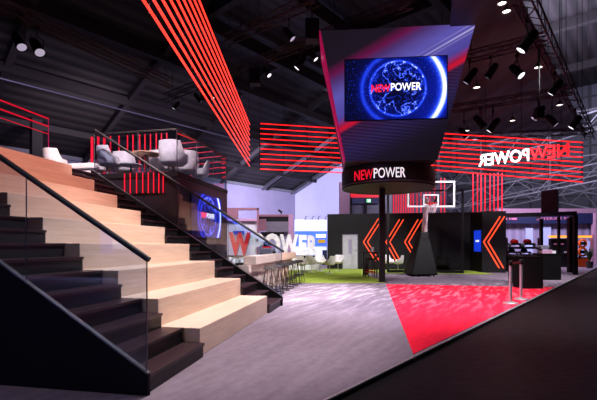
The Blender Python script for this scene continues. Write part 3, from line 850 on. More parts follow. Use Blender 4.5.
t = thing('bench', 'low white bench at the left end of the deck behind the top step', 'bench', at(87, 172, 11.2))
a_ = Vector(((87-CX)/F*11.2, 11.2, DZ))
T_ = Matrix.Translation(a_) @ Matrix.Rotation(RZ, 4, 'Z')
MB().box(-.25,.25,-.42,.42,.3,.46,T_).build('cushion', 'white_shell', t, bevel=.03); MB().box(-.2,.2,-.36,.36,0,.3,T_).build('plinth', 'white_paint', t)
# ------------------------------------------------------------------ bar
bp = Vector((-1.08, 10.1, 0)); BRZ = RZ
br = thing('bar_counter', 'pale oak bar counter with thick top slab and lower worktop', 'bar counter', bp, BRZ)
# local x along the bar, y to the left (behind the bar)
MB().box(0, 5.4, 0, .33, .90, 1.12).build('bar_top', 'oak_bar', br, local=True, bevel=.006)
MB().box(-.12, 5.25, .14, .85, .70, .885).build('worktop', 'oak_bar', br, local=True, bevel=.006)
MB().box(.06, 5.2, .24, .8, 0.0, .70).build('bar_base', 'oak_bar', br, local=True)
MB().box(.06, 5.2, .28, .76, .885, .90).build('top_support', 'black_matte', br, local=True)
def make_stool():
    t = thing('bar_stool', '', 'stool')
    MB().lathe([(.01,.755), (.17,.755), (.185,.77), (.185,.785), (.17,.80), (.01,.80)], 20).build('seat', 'seat_dark', t, smooth=True, local=True)
    MB().lathe([(.01,.80), (.15,.80), (.165,.815), (.15,.83), (.01,.835)], 20).build('seat_pad', 'seat_dark', t, smooth=True, local=True)
    for a in range(4):
        q = PI/4+a*PI/2
        MB().tube([(.12*math.cos(q), .12*math.sin(q), .757), (.25*math.cos(q), .25*math.sin(q), .012)], .011, 6).build('leg', 'black_metal', t, local=True)
    for z, r in ((.28,.208), (.016,.25)):
        MB().tube([(r*math.cos(a), r*math.sin(a), z) for a in [2*PI*i/20 for i in range(20)]], .011, 6, True).build('foot_ring', 'black_metal', t, local=True)
    return t
bs = Copies(make_stool())
ords = ['nearest', 'second', 'third', 'fourth', 'fifth', 'sixth', 'farthest']
for i in range(7):
    x = .75+i*.72; y = -.16
    p = bp+D1*x+D2*y
    bs.put(p, RZ-PI/2+PI+.1*(i % 3-1), None, 'black wire bar stool, %s%s along the oak bar from the camera' % (ords[i], ''), 'wire bar stools at the oak bar')
# things on the bar
def bl_(x, y, z): return bp+D1*x+D2*y+Vector((0, 0, z))
def cup(label, p, r=.035, h=.09, m='paper_white', name='cup', cat='cup'):
    t = thing(name, label, cat, p)
    MB().lathe([(r*.75,0), (r,h), (r*.88,h), (r*.65,.01), (.002,.01)], 16, p).build('body', m, t, smooth=True)
    return t
cup('white cup standing on the near end of the lower worktop', bl_(.0, .62, .885), .06, .15)
cup('white jug beside the dark bowl on the lower worktop', bl_(.1, .75, .885), .05, .2, name='jug', cat='jug')
cup('dark bowl at the near corner of the lower worktop', bl_(-.02, .42, .885), .11, .06, 'black_matte', 'bowl', 'bowl')
cup('white beaker behind the bowl on the lower worktop', bl_(.3, .5, .885), .055, .13)
t = thing('coffee_machine', 'grey coffee machine with red and black top standing on the bar', 'coffee machine', bl_(3.2, .55, .885), RZ)
pz = Vector((0,0,0))
MB().box(-.25,.25,-.2,.2,0,.42).build('body', 'coffee_grey', t, local=True, bevel=.02)
MB().box(-.16,.16,-.14,.14,.42,.47).build('cup_tray', 'red_gloss', t, local=True)
MB().lathe([(.13,.47), (.15,.52), (.12,.62), (.03,.66)], 18).build('hopper', 'black_matte', t, local=True, smooth=True)
MB().box(-.12,.12,-.26,-.2,.2,.3).build('spout', 'black_metal', t, local=True)
cup('small dark grinder on the bar left of the coffee machine', bl_(2.3, .5, .885), .06, .25, 'black_matte', 'grinder', 'coffee grinder')

# ------------------------------------------------------------------ giant letters on a plinth
YL = 22.0
pl = thing('letter_plinth', 'long white plinth with dark top carrying the giant letters', 'plinth', floor_at(280, YL+.35, 0))
xl_, xr_ = (218-CX)/F*YL, (319-CX)/F*YL
zb = EYE-(255.5-CY)/F*YL
MB().box(xl_, xr_, YL-.05, YL+.65, .02, zb-.08).build('body', 'white_paint', pl)
MB().box(xl_-.04, xr_+.04, YL-.1, YL+.7, zb-.08, zb-.004).build('top', 'black_matte', pl)
def big_letter(ch, x0, x1, y0, m, label):
    xa, xb = (x0-CX)/F*YL, (x1-CX)/F*YL
    hgt = (255.5-y0)/F*YL
    t = thing('giant_letter', label, 'letter', (xa, YL, zb), 0, 'giant standing letters behind the bar')
    vs, fs = text_mesh(ch, .055, 1.0)
    body = MB().add([Vector((xa+(xb-xa)*p.x, YL+.2+p.z*.17, zb+hgt*p.y)) for p in vs], fs)
    body.build('body', 'letter_side', t)
    fc = [(xa+(xb-xa)*p.x, YL+.028 if p.z < 0 else YL+.032, zb+hgt*p.y) for p in vs]
    MB().add([Vector(q) for q in fc], fs).build('face', m, t)
    return t
big_letter('W', 228.5, 250.8, 232.3, 'letter_red', 'giant red letter W standing behind the bar')
big_letter('P', 250.5, 263.8, 233, 'letter_white', 'giant white letter P standing behind the handrail')
big_letter('O', 263.6, 280.6, 233.3, 'letter_white', 'giant white letter O behind the coffee machine')
big_letter('W', 279.8, 298.2, 234.2, 'letter_white', 'giant white letter W, the white one of the two Ws')
big_letter('E', 298.8, 306.8, 234.8, 'letter_white', 'giant white letter E before the blue booth')
big_letter('R', 307.6, 317.8, 235.2, 'letter_white', 'giant white letter R at the right end of the word')

# ------------------------------------------------------------------ booths behind the bar
def bx(px0, py0, px1, py1, Y, d, floor=False):
    a, c = at(px0, py1, Y), at(px1, py0, Y)
    return MB().box(a.x, c.x, Y, Y+d, 0 if floor else a.z, c.z)
t = thing('framed_booth', 'dusty pink open frame booth behind the red W', 'booth', at(242, 270, 30))
bx(222, 207.8, 258.5, 210, 30, .3).build('top_beam', 'pink_panel', t)
bx(256.8, 208, 258.5, 270, 30, .3, True).build('post', 'pink_panel', t)
bx(222, 208, 223.5, 270, 30, .3, True).build('post', 'pink_panel', t)
bx(223.5, 210, 238, 219, 30, .2).build('panel', 'pink_panel', t)
bx(223.5, 218.5, 257, 221, 30, .3).build('beam', 'pink_light', t)
bx(223.5, 221, 257, 262, 30.4, .15, True).build('back_panel', 'paper_white', t)
bx(233, 231, 244, 235, 30.1, .2).build('blue_sign', 'blue_print', t)
t = thing('booth_shelving', 'pink and dark shelving booth with grey boards behind the letters', 'booth', at(275, 270, 32))
bx(258.5, 216, 291, 222, 32, .3).build('top_panel', 'black_matte', t)
bx(258.5, 214.5, 293, 216.5, 31.9, .5).build('top_beam', 'pink_panel', t)
bx(258.3, 219, 266, 231, 31.8, .3).build('pink_board', 'pink_panel', t)
bx(266, 221.5, 288.5, 232, 31.8, .3).build('grey_board', 'greyboard', t)
bx(288.5, 214, 293.3, 270, 31.8, .5, True).build('post', 'pink_light', t)
bx(261, 232, 284, 236, 31.9, .3).build('shelf', 'black_matte', t)
bx(259, 232, 289, 268, 32.4, .2, True).build('back_panel', 'lavender_wall', t)
t = thing('camera_head', 'small dark camera on thin mast above the pink shelving booth', 'camera', at(280, 214.5, 31.9))
MB().tube([at(281.2, 214.5, 32), at(281, 211, 32)], .04, 6).build('mast', 'black_metal', t)
MB().bar(at(278.3, 210, 32), at(282, 212.6, 32), .2, .16).build('body', 'black_matte', t)
t = thing('lit_booth', 'brightly lit white and blue booth left of the black wall', 'booth', at(311, 270, 28))
bx(294.5, 219.5, 327.2, 269, 28.3, .2, True).build('wall_panel', 'paper_white', t)
bx(294.8, 220, 327, 231, 28.1, .15).build('light_header', 'booth_white', t)
bx(294.8, 231.2, 327, 246, 28.1, .15).build('blue_banner', 'booth_blue', t)
bx(294.8, 247, 326, 263, 28.1, .15).build('counter_front', 'booth_white', t)
bx(318, 239.5, 325.5, 243, 28.0, .08).build('yellow_sign', 'yellow_sign', t)
bx(316, 234.3, 326, 237.5, 28.0, .08).build('white_print', 'text_white', t)
bx(322.5, 250, 327, 262, 27.8, .3, True).build('side_box', 'navy', t)
for px in (305, 312, 318, 325):
    MB().tube([at(px, 220, 28.2), at(px+.5, 217, 28.0), at(px+2, 216.2, 27.5)], .03, 6).build('arm_lamp', 'steel', t)
# exit booth seen above the black wall, between the pale pier and the column
t = thing('exit_booth', 'dark glazed booth with red fascia above the black wall', 'booth', at(366, 260, 36))
bx(350.8, 186, 392, 270, 36.6, .4, True).build('glazing', 'booth_glass', t)
bx(350.8, 186, 379.5, 197.5, 36.0, .4).build('red_fascia', 'fascia_red', t)
bx(350.8, 197.5, 379.5, 203.5, 36.1, .3).build('dark_beam', 'navy', t)
bx(365, 197, 367, 215, 36.2, .3).build('mullion', 'black_matte', t)
bx(350.3, 186, 352, 270, 36.1, .4, True).build('post', 'black_matte', t)
t = thing('exit_sign', 'small glowing green emergency exit sign over the dark booth', 'exit sign', at(368.6, 201, 35.9))
bx(366.5, 198.6, 371, 202.6, 35.85, .12).build('case', 'black_metal', t)
bx(366.8, 199, 370.7, 202.3, 35.82, .03).build('lit_face', 'exit_green', t)
bx(368.9, 199.8, 369.9, 201.6, 35.80, .02).build('pictogram', 'sign_white', t)
structure('trim_%d' % k, bx(340, 182, 351, 270, 38, .8, True), 'pink_light'); k += 1
structure('trim_%d' % k, bx(386, 186, 447, 270, 40, .5, True), 'slat_grey', 'grey pink partition behind the red upright lights'); k += 1

# ------------------------------------------------------------------ right-hand booths
YR = 30.0
structure('wall_side', bx(497, 208.5, 640, 213.5, YR+3.2, .4), 'pink_light', 'pale pink upper wall strip above the right booths')
t = thing('booth_backdrop', 'lavender booth back wall under a navy fascia at right', 'booth', at(560, 270, YR))
bx(500, 223, 625, 270, YR+.6, .3, True).build('back_wall', 'booth_wall', t)
bx(500, 213, 625, 223.5, YR, .5).build('fascia', 'navy', t)
bx(526, 228, 533, 268, YR+.4, .15, True).build('door_panel', 'glass_door_light', t)
bx(541.5, 227, 551, 268, YR+.4, .15, True).build('light_panel', 'glass_door_light', t)
bx(594, 213, 596.5, 272, YR-.1, .3, True).build('post', 'pink_light', t)
bx(577, 241, 592, 268, YR+.4, .15, True).build('light_panel', 'glass_door_light', t)
p0, p1 = at(536.5, 220.3, YR-.03), at(573, 219.3, YR-.03)
text_mb('INTERXX NG', lambda u, v, w: p0.lerp(p1, u)+Vector((0, -w, .2*v)), .01, .01).build('letters', 'text_pink', t)
for x0, x1 in ((505.5, 510.5), (511.5, 517)):
    bx(x0, 217.8, x1, 219.8, YR-.05, .04).build('print_mark', 'text_pink', t)
# black open pergola frame
t = thing('pergola_frame', 'black square-post pergola frame at the right end of the stand', 'frame', on_floor(575.5, 274.6))
YP = 18.9
zt_ = EYE+(245-211.5)/F*YP
for px, dy, w in ((575.2, 0, .16), (570, 1.6, .2), (558.7, .8, .1), (541.2, 2.6, .14)):
    Y = YP+dy; x = (px-CX)/F*Y
    MB().box(x-w/2, x+w/2, Y-w/2, Y+w/2, 0, zt_-.18).build('post', 'black_metal', t)
a = at(506.5, 214, 20.3); c = at(576.8, 213, YP)
for (p, q, h) in (((a.x, a.y), (c.x, c.y), .2),):
    MB().bar((p[0], p[1], zt_-.09), (q[0], q[1], zt_-.09), .14, h).build('beam', 'black_metal', t)
for f in (.02, .5, .98):
    p = Vector((a.x, a.y, zt_-.09)).lerp(Vector((c.x, c.y, zt_-.09)), f); q = Vector((at(507,0,23.4).x, 23.4, zt_-.09)).lerp(Vector((at(571.5,0,20.6).x, 20.6, zt_-.09)), f)
    MB().bar(p, q, .1, .16).build('beam', 'black_metal', t)
t = thing('display_cube', 'dark maroon cube standing on top of the pergola frame', 'display cube', at(550, 211, 20.2))
A, B_, Cc, Dd = at(541, 200, 20.4), at(556.5, 200, 19.6), at(558.7, 200, 20.2), at(544, 200, 21.4)
zz0, zz1 = zt_+.012, EYE+(245-190.5)/F*20
MB().prism([(A.x,A.y,zz0), (B_.x,B_.y,zz0), (Cc.x,Cc.y,zz0), (Dd.x,Dd.y,zz0)], (0,0,zz1-zz0)).build('body', 'maroon_cube', t, bevel=.01)
b = MB(); b.prism([Vector((q.x,q.y,zz1)) for q in (A,B_,Cc,Dd)], (0,0,.03)); b.build('lid', 'black_metal', t)
# black podiums
def podium(label, px0, px1, Y, ytop, dep=.7, m='black_matte'):
    xa, xb = (px0-CX)/F*Y, (px1-CX)/F*Y; z = EYE-(ytop-CY)/F*Y
    t = thing('podium', label, 'podium', ((xa+xb)/2, Y+dep/2, 0))
    MB().box(xa, xb, Y, Y+dep, 0.01, z-.03).build('body', m, t, bevel=.008)
    MB().box(xa-.015, xb+.015, Y-.015, Y+dep+.015, z-.03, z).build('top', 'black_metal', t)
    return z
z1 = podium('black box podium nearest the two chrome barrier posts', 523.3, 543.2, 12.7, 256.2, .6)
z2 = podium('black box podium carrying the pink and white packs', 543.8, 561.3, 15.9, 253.5, .8)
z3 = podium('narrow black podium behind the barrier posts', 515.5, 523.5, 14.2, 255.5, .5)
t = thing('pack', 'flat pink and white carton lying on the black podium', 'carton', at(547, 253, 16.3))
xa = (539.5-CX)/F*15.6
MB().box((544-CX)/F*16.0, (556-CX)/F*16.0, 16.0, 16.4, z2, z2+.11).build('lid', 'paper_white', t)
MB().box((539.7-CX)/F*15.95+.1, (552-CX)/F*15.95, 15.93, 15.99, z2+.0, z2+.16).build('front', 'pink_light', t)
t = thing('model_machine', 'pale grey handheld machine lying above the pink carton', 'machine', at(543, 248, 16.2))
zz = z2+.17
MB().box((541-CX)/F*16.1, (549-CX)/F*16.1, 16.05, 16.35, zz, zz+.16).build('body', 'steel_pale', t, bevel=.03)
MB().tube([((542-CX)/F*16.2, 16.2, zz+.08), ((536-CX)/F*16.2, 16.2, zz+.02)], .035, 8).build('nozzle', 'black_matte', t)
# shelf with red domed machines
t = thing('display_shelf', 'black two-level shelf holding the two red domed machines', 'shelf', at(520, 260, 21))
YS = 21.0
bx(506.5, 246.8, 540, 249, YS, .9).build('upper_board', 'black_metal', t)
bx(506.5, 254.5, 540, 256.5, YS, .9).build('lower_board', 'black_metal', t)
bx(506.5, 238, 508, 256, YS+.8, .1, True).build('post', 'black_metal', t)
bx(538.5, 238, 540, 256, YS+.8, .1, True).build('post', 'black_metal', t)
bx(506.5, 256.5, 540, 268, YS+.05, .8, True).build('base_cabinet', 'black_matte', t)
zs = at(0, 246.8, YS).z; zs2 = at(0, 254.5, YS).z
def machine(px, z, m, label, s=1.0):
    p = Vector(((px-CX)/F*(YS+.4), YS+.4, z))
    t = thing('mower', label, 'machine', p)
    MB().box(p.x-.26*s, p.x+.26*s, p.y-.2, p.y+.2, z+.09*s, z+.2*s).build('chassis', 'black_matte', t, bevel=.02)
    MB().lathe([(.2*s,.2*s), (.21*s,.26*s), (.17*s,.36*s), (.09*s,.42*s), (.01,.43*s)], 18, p).build('hood', m, t, smooth=True)
    for sx in (-1, 1):
        T = Matrix.Translation(p+Vector((sx*.3*s, -.12, .1*s))) @ Matrix.Rotation(PI/2, 4, 'Y')
        MB().lathe([(.04*s,-.05), (.1*s,-.04), (.1*s,.04), (.04*s,.05)], 16, (0,0,0), T).build('wheel', 'steel_pale', t, smooth=True)
machine(514.2, zs, 'red_gloss', 'red domed mower on the shelf nearest the right chevron')
machine(527.3, zs, 'red_gloss', 'red domed mower on the shelf nearest the pergola post')
machine(511.5, zs2, 'black_matte', 'dark machine on the lower board below the left red mower', .8)
machine(524, zs2, 'black_matte', 'dark machine on the lower board below the right red mower', .8)
# amber-lit black counter wall and orange machines
t = thing('booth_counter', 'black booth wall panel under an amber light strip', 'booth wall', at(561, 272, 25))
bx(551.5, 238.5, 571.5, 271, 25, .3, True).build('panel', 'black_panel', t)
bx(551, 235.6, 592, 237.6, 24.9, .25).build('light_strip', 'amber', t)
bx(592.5, 235, 594, 270, 25, .2, True).build('post', 'pink_light', t)
bx(554, 243.5, 559, 244.5, 24.98, .015).build('print_mark', 'text_pink', t)
bx(561, 243.5, 564, 244.5, 24.98, .015).build('print_mark', 'text_pink', t)
bx(565, 251.5, 569, 252.8, 24.9, .08).build('shelf_card', 'paper_white', t)
t = thing('machine_stand', 'orange stand with two round orange machines stacked', 'machine', at(581, 268, 25.6))
xm = (581.5-CX)/F*25.6
MB().box(xm-.35, xm+.35, 25.4, 25.8, 0, .55).build('base', 'orange_paint', t, bevel=.03)
MB().box(xm-.35, xm+.35, 25.4, 25.8, .55, .62).build('shelf', 'black_matte', t)
MB().box(xm-.05, xm+.05, 25.7, 25.8, .6, 1.75).build('mast', 'black_matte', t)
for z, r in ((.95, .24), (1.5, .22)):
    T = Matrix.Translation((xm, 25.5, z)) @ Matrix.Rotation(PI/2, 4, 'X')
    MB().tube([T @ Vector((r*math.cos(a), r*math.sin(a), 0)) for a in [2*PI*i/20 for i in range(20)]], .07, 8, True).build('hoop', 'orange_paint', t, smooth=True)
    MB().box(xm-.16, xm+.16, 25.38, 25.66, z-.1, z+.1).build('motor', 'black_matte', t, bevel=.02)
t = thing('potted_plant', 'dark green potted plant at the far right booth', 'plant', at(590, 270, 24))
pp = Vector(((589.5-CX)/F*24, 24, 0))
MB().lathe([(.15,0), (.2,.4), (.17,.4), (.15,.35), (.01,.35)], 16, pp).build('pot', 'terracotta', t)
b = MB()
for i in range(46):
    a = random.uniform(0, 2*PI); l = random.uniform(.5, 1.0); o_ = random.uniform(.15, .42)
    tip = pp+Vector((math.cos(a)*o_, math.sin(a)*o_, .35+l)); mid = pp+Vector((math.cos(a)*o_*.4, math.sin(a)*o_*.4, .35+l*.6)); sd = Vector((-math.sin(a), math.cos(a), 0))*.035
    b.add([pp+Vector((0,0,.35)), mid-sd, tip, mid+sd], [(0,1,2,3)])
b.build('leaves', 'leaf', t)

# ------------------------------------------------------------------ barrier posts
def make_post():
    t = thing('barrier_post', '', 'barrier post')
    MB().lathe([(.001,0), (.17,0), (.17,.015), (.15,.03), (.04,.05), (.001,.05)], 28).build('base', 'chrome', t, smooth=True, local=True)
    MB().tube([(0,0,.04), (0,0,.93)], .034, 14).build('pole', 'chrome', t, smooth=True, local=True)
    MB().lathe([(.045,.90), (.048,.91), (.048,1.0), (.03,1.02), (.001,1.02)], 18).build('cassette', 'black_matte', t, smooth=True, local=True)
    return t
bpo = Copies(make_post())
p1 = on_floor(510.5, 303.5, .008); p2 = on_floor(521, 299.5, .008)
bpo.put(p1, 0, None, 'chrome barrier post nearer the platform edge corner, left of the pair', 'chrome barrier posts on the red carpet')
bpo.put(p2, 0, None, 'chrome barrier post in front of the box podium, right of the pair', 'chrome barrier posts on the red carpet')
pd = (p2-p1).normalized()
t = MB().bar(p1+pd*.05+Vector((0,0,.955)), p2-pd*.05+Vector((0,0,.955)), .006, .05).build('belt', 'red_belt'); tag(t, 'red retractable belt stretched between the two chrome posts', 'belt')
# high table with stools next to the column
ht = floor_at(370, 17.4)
t = thing('high_table', 'black high table beside the column on the turf', 'table', tuple(ht))
MB().box(ht.x-.32, ht.x+.32, ht.y-.32, ht.y+.32, ht.z+1.04, ht.z+1.08).build('tabletop', 'black_matte', t, bevel=.01)
for sx in (-.25, .25):
    for sy in (-.25, .25):
        MB().box(ht.x+sx-.025, ht.x+sx+.025, ht.y+sy-.025, ht.y+sy+.025, ht.z, ht.z+1.04).build('leg', 'black_metal', t)
for sy in (-.25, .25):
    MB().bar(ht+Vector((-.25, sy, .2)), ht+Vector((.25, sy, .2)), .03, .03).build('foot_rail', 'red_gloss', t)
def make_hocker():
    t = thing('high_stool', '', 'stool')
    MB().box(-.18, .18, -.18, .18, .74, .79).build('seat', 'black_matte', t, local=True, bevel=.012)
    for sx in (-.15, .15):
        for sy in (-.15, .15): MB().tube([(sx*.85, sy*.85, .74), (sx, sy, 0)], .014, 6).build('leg', 'black_metal', t, local=True)
    b = MB(); b.tube([(-.15,-.15,.26), (.15,-.15,.26), (.15,.15,.26), (-.15,.15,.26)], .012, 6, True); b.build('foot_ring', 'red_gloss', t, local=True)
    return t
hk = Copies(make_hocker())
for dx, dy, lab in ((-.1, -.62, 'black high stool with red foot ring in front of the black high table'), (.12, .66, 'black high stool with red foot ring behind the black high table')):
    hk.put(ht+Vector((dx, dy, 0)), .2, None, lab, 'high stools at the black table')
cup('white bag standing on the black high table', ht+Vector((.1, .05, 1.08)), .08, .2, name='bag', cat='bag')
cup('dark waste bin on turf left of the high table', floor_at(366, 18.6), .14, .5, 'black_matte', 'waste_bin', 'bin')

# ------------------------------------------------------------------ lighting rig
TRUSS = []
def hang(px, py):
    best = None
    for p, q in TRUSS:
        P = on_plane(px, py, p, (q-p).normalized()); f = (P-p).dot(q-p)/(q-p).length_squared
        if 0 < f < 1 and P.y > 0:
            zt = p.z; yt = CY-(zt-.2-EYE)*F/P.y; d = abs(py-yt)
            if best is None or d < best[0]: best = (d, Vector((P.x, P.y, 0)), zt, P.z)
    if best is None: return rig(px, py, 7.85), 8.0
    d, P, zt, zw = best
    P.z = min(zt-.2, max(zw, zt-1.6)); return P, zt
def truss(label, p, q, s=.30, m='truss_black', r=.028):
    p, q = Vector(p), Vector(q); d = (q-p); L = d.length; d.normalize()
    t = thing('lighting_truss', label, 'truss', p); TRUSS.append((p, q))
    side = d.cross(Vector((0,0,1))).normalized()*s/2; up = side.cross(d).normalized()*s/2
    cs = [(side+up), (side-up), (-side-up), (-side+up)]
    for c in cs: MB().tube([p+c, q+c], r, 6).build('chord', m, t)
    n = max(2, int(L/.55)); b = MB()
    for j in range(4):
        c0, c1 = cs[j], cs[(j+1) % 4]
        for i in range(n):
            a = p.lerp(q, i/n)+(c0 if i % 2 else c1); e = p.lerp(q, (i+1)/n)+(c1 if i % 2 else c0)
            b.tube([a, e], r*.5, 4)
    b.build('bracing', m, t)
    n2 = max(1, int(L/6))
    for i in range(n2+1):
        a = p.lerp(q, .05+.9*i/n2)
        MB().tube([a+Vector((0,0,s/2)), (a.x, a.y, ZR-.2 if a.x > -3 else 14.5)], .012, 5).build('chain', 'black_metal', t)
    return t
ZT = 8.0
def rig(px, py, z=ZT):
    Y = (z-EYE)*F/(CY-py); return Vector(((px-CX)/F*Y, Y, z))
truss('long black truss crossing the dark roof at upper left', rig(-14, -2), rig(172, 84))
truss('black truss right of the overhead red panel, upper one', rig(226, 40, 9.2), rig(318, -2, 9.2))
truss('black truss passing above the left corner of the screen block', rig(165, 98, 9.2), rig(412, 1, 9.2))
truss('thick black truss running down the right side of the roof', rig(522, -6), rig(590, 136), .42)
truss('black cross truss right of the screen block, upper one', rig(468, 57), rig(546, 38))
truss('black cross truss right of the screen block, lower one', rig(452, 109), rig(573, 90))
truss('black cross truss just above the right red light panel', rig(446, 138), rig(590, 131))

# dark gauze canopy over the right of the rig
q = [rig(452, -2, 8.5), rig(519, -6, 8.5), rig(585, 132, 8.5), rig(442, 140, 8.5)]
cen = Vector((q[0].x, q[0].y, 8.5))
b = MB().prism([p-cen for p in q], (0,0,.02)); cn = b.build('canopy', 'canopy_cloth'); cn.location = cen; tag(cn, 'dark purple fabric canopy stretched between the trusses at upper right', 'canopy')
cn.rotation_euler = (0, 0, 0)

def make_spot(lens='lens_white'):
    t = thing('stage_light', '', 'stage light')
    MB().box(-.05, .05, -.04, .04, -.05, .06).build('clamp', 'black_metal', t, local=True)
    b = MB(); b.tube([(0,0,-.05), (0,0,-.2)], .02, 6); b.tube([(-.15,0,-.5), (-.15,0,-.22), (.15,0,-.22), (.15,0,-.5)], .015, 6); b.build('yoke', 'black_metal', t, local=True)
    T = Matrix.Translation((0, 0, -.48)) @ Matrix.Rotation(math.radians(-38), 4, 'X')
    body = MB().lathe([(.06,.3), (.1,.25), (.12,.1), (.12,-.12), (.14,-.16), (.14,-.22), (.118,-.22), (.118,-.2)], 18, (0,0,0), T).build('lamp_body', 'black_matte', t, local=True, smooth=True)
    MB().lathe([(.001,-.19), (.117,-.19), (.117,-.2), (.001,-.205)], 18, (0,0,0), T).build('lens', lens, body, local=True)
    return t
sp = Copies(make_spot()); sp2 = Copies(make_spot('lens_soft'))
G = 'stage lights clamped to the black trusses'
spots = [(37,3,1.3,'stage light at the top left corner, upper of the two',2), (19,24,1.2,'stage light at the top left corner, lower of the two',2),
         (198,60,1.0,'stage light glimpsed through the middle of the overhead red panel',1), (211,88,.85,'stage light glimpsed through the lower part of the red panel',1), (176,76,1.0,'stage light just left of the overhead red panel',1),
         (289,21,1.05,'tall stage light under the upper middle truss',2), (267,58,.95,'stage light lowest left of the screen block',1), (300,51,1.15,'stage light with bright lens just left of the screen block',1), (313,45,.95,'stage light touching the left edge of the screen block',1),
         (527,22,1.3,'stage light highest on the thick right truss',1), (491,58,1.1,'stage light under the upper cross truss, near the screen block',2), (517,56,1.2,'stage light under the upper cross truss, middle',1),
         (555,74,1.2,'stage light on the thick right truss, midway down',1), (480,104,1.5,'bright stage light under lower cross truss, left of pair',1), (493,112,1.5,'stage light under lower cross truss, right of pair',1), (464,122,1.3,'small stage light hanging lowest under the lower cross truss',2),
         (538,96,1.4,'stage light beside the thin hanging pole on the lower cross truss',2), (575,110,1.4,'stage light near the bottom of the thick right truss',1), (552,108,1.3,'stage light right of the thin hanging pole, below the cross truss',2), (470,48,1.2,'dark stage light just right of the screen block corner',2)]
for px, py, s, lab, kind in spots:
    p, zt = hang(px, py)
    yaw = math.atan2(p.x, p.y)      # towards the stand
    (sp if kind == 1 else sp2).put(p, -yaw+(.5 if 'corner, ' in lab else random.choice((-1, 1))*random.uniform(1.0, 1.9)), s*.9, lab, G)
    if zt-p.z > .3:
        r_ = (sp if kind == 1 else sp2).root if False else [o for o in COL.objects if o.get('label') == lab][0]
        MB().tube([Vector((0,0,.05)), Vector((0,0,(zt-.1-p.z)/(s*.9)))], .02, 6).build('drop_rod', 'black_metal', r_, local=True)
# high-bay lamps under the canopy
def make_bay():
    t = thing('high_bay_lamp', '', 'ceiling lamp')
    MB().lathe([(.03,.16), (.06,.14), (.12,.03), (.13,0), (.115,0), (.1,.03)], 16).build('reflector', 'steel', t, local=True, smooth=True)
    MB().lathe([(.001,.02), (.1,.025), (.09,.04), (.001,.05)], 14).build('bulb', 'lamp_white', t, local=True)
    MB().tube([(0,0,.15), (0,0,.45)], .012, 5).build('rod', 'black_metal', t, local=True)
    return t
bay = Copies(make_bay())
for px, py, lab in ((502,4,'glowing lamp at the very top right of the screen block'), (506.5,12,'glowing lamp second from the top under the canopy'), (538.3,68,'glowing lamp under canopy midway beside the thin hanging pole'), (476.7,88,'glowing lamp under canopy just right of the screen'), (559.6,105.5,'glowing lamp under canopy near the lower right truss'), (512.5,121,'glowing lamp under canopy just above the red panel'), (467,131,'glowing lamp under canopy at its lower left corner')):
    bay.put(rig(px, py, 8.03), 0, 1.0 if py < 60 else 1.3, lab, 'glowing lamps under the dark canopy')
# hanging pole and speakers
p = rig(539, 45, 7.9); 
t = thing('hanging_pole', 'thin black pole hanging from the upper cross truss', 'pole', p)
MB().tube([p, p-Vector((0,0,2.1))], .03, 8).build('pole', 'black_metal', t); MB().box(p.x-.12, p.x+.12, p.y-.1, p.y+.1, p.z-2.4, p.z-2.05).build('device', 'black_matte', t)
for px, py, lab in ((312,18,'black loudspeaker box hanging by the upper middle truss'), (255,52,'black winch box on the truss left of the screen block'), (206,12,'black winch box behind the overhead red panel')):
    p, zt = hang(px, py); t = thing('speaker', lab, 'speaker', p)
    MB().box(p.x-.22, p.x+.22, p.y-.2, p.y+.2, p.z-.75, p.z-.1).build('cabinet', 'black_matte', t, bevel=.02)
    MB().box(p.x-.18, p.x+.18, p.y-.215, p.y-.2, p.z-.7, p.z-.15).build('grille', 'black_metal', t)
    MB().tube([p-Vector((0,0,.12)), Vector((p.x,p.y,zt-.1))], .02, 6).build('hook', 'black_metal', t)

# neighbouring stand across the aisle, mirrored in the stair glass
nbh = structure('wall_near', MB().box(-16, -5.5, -9.3, -9.0, -.06, 4.2), 'blue_print')
MB().box(-15, -11.8, -8.98, -8.9, 1.2, 3.0).build('panel', 'paper_white', nbh); MB().box(-10.5, -7.0, -8.98, -8.9, .9, 2.9).build('panel', 'lavender_wall', nbh); MB().box(-15.5, -6, -8.9, -8.2, 0, .95).build('counter', 'greyboard', nbh)
# ------------------------------------------------------------------ light
w = bpy.data.worlds.new('world'); SC.world = w; w.use_nodes = True
bg = w.node_tree.nodes['Background']; bg.inputs[0].default_value = lin((120,100,125)); bg.inputs[1].default_value = .085
def spot(name, loc, tgt, power, col=(255,250,245), size=60, blend=.6, r=.25):
    l = bpy.data.lights.new(name, 'SPOT'); l.energy = power; l.color = lin(col)[:3]; l.spot_size = math.radians(size); l.spot_blend = blend; l.shadow_soft_size = r
    o = bpy.data.objects.new(name, l); COL.objects.link(o); o.location = loc
    o.rotation_euler = (Vector(tgt)-Vector(loc)).to_track_quat('-Z', 'Y').to_euler()
def area(name, loc, tgt, power, sx, sy, col=(255,255,255)):
    l = bpy.data.lights.new(name, 'AREA'); l.energy = power; l.color = lin(col)[:3]; l.shape = 'RECTANGLE'; l.size = sx; l.size_y = sy
    o = bpy.data.objects.new(name, l); COL.objects.link(o); o.location = loc
    o.rotation_euler = (Vector(tgt)-Vector(loc)).to_track_quat('-Z', 'Y').to_euler()
spot('key_stair', S(3.0, -.9, 7.7), S(2.9, .9, .4), 3300, (255,244,240), 62)
spot('key_stair_top', S(3.0, 1.0, 7.7), S(3.2, 4.2, 2.8), 1300, (255,186,172), 52)
spot('key_carpet', (.2, 8.6, 7.7), (2.0, 10.6, 0), 5200, (244,238,255), 72, 1.0)
spot('key_red', (6.3, 8.6, 7.7), (4.8, 10.6, 0), 4000, (255,240,245), 76, 1.0)
spot('key_near', (2.2, 5.6, 7.7), (1.7, 7.2, 0), 950, (240,228,250), 100, 1.0)
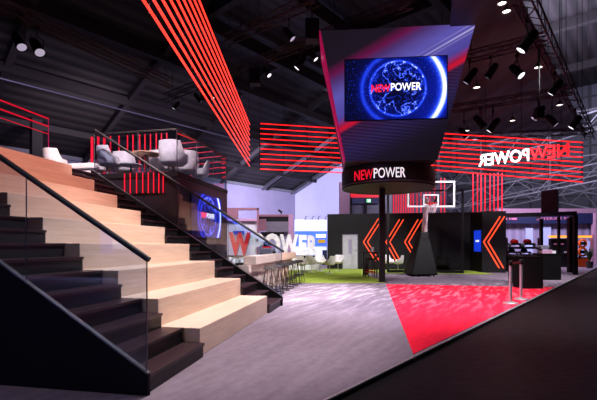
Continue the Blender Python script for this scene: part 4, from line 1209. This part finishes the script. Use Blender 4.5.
spot('key_turf', (2.5, 15.5, 7.7), (1.5, 18.5, 0), 2600, (255,255,245), 75)
spot('key_floor_right', (8.5, 14.5, 7.7), (8.5, 18.0, 0), 2200, (240,238,255), 75)
spot('key_bar', (3.0, 8.6, 7.4), (-.7, 12.3, 1.0), 6500, (255,245,245), 50)
spot('key_letters', (-1.0, 15.5, 7.7), (-2.3, 22.0, 1.2), 3000, (255,250,255), 42)
spot('key_deck', S(3.2, 3.2, 7.8), S(7.2, 4.8, 3.6), 4200, (255,222,222), 62)
spot('key_hoop', (8.6, 12.2, 7.7), (5.7, 17.2, 3.0), 3600, (255,246,250), 32)
spot('key_podium', (9.0, 12.0, 7.6), (9.9, 16.5, 1.2), 3200, (255,246,250), 36)
spot('key_front_left', (-3.2, .6, 7.7), (-2.2, 3.2, 0), 420, (240,232,250), 48)
spot('key_wall', (0.5, 17.0, 7.7), (2.8, 23.0, 1.2), 2200, (250,246,255), 50)
area('wash_roof_right', hall(36, 14, 12.5), hall(38, 12, 16), 1600, 10, 10, (220,215,250))
spot('wash_back_wall', hall(8, 26, 8.5), hall(6, 0, 6), 36000, (224,218,255), 62, .5, 1.0)
spot('wash_left_end', hall(13, 16, 5), hall(0, 9, 5.5), 9000, (232,228,255), 75, .8, 1.0)
spot('wash_eave', hall(15, 30, 5.5), hall(6, 33, 12), 7000, (225,212,222), 50, 1.0, .6)
area('wash_left_wall', hall(14, 30, 10), hall(0, 28, 7), 900, 20, 2, (205,190,225))
area('wash_end_right', hall(27, 18, 14), hall(27, 0, 7), 1000, 20, 3, (220,220,245))
area('wash_booths', (15, 24, 7.5), (15, 30, 2), 1600, 10, 2, (230,220,255))
area('wash_near_booth', (-10.5, -7.4, 4.4), (-10.5, -9.4, 2.4), 1500, 9, .6, (190,205,255))
area('wash_mid_booths', (-3, 24, 7), (-3, 31, 2), 900, 8, 2, (240,230,255))

SC.view_settings.view_transform = 'Standard'; SC.view_settings.look = 'None'; SC.view_settings.exposure = 0; SC.view_settings.gamma = 1; SC.view_settings.use_curve_mapping = False
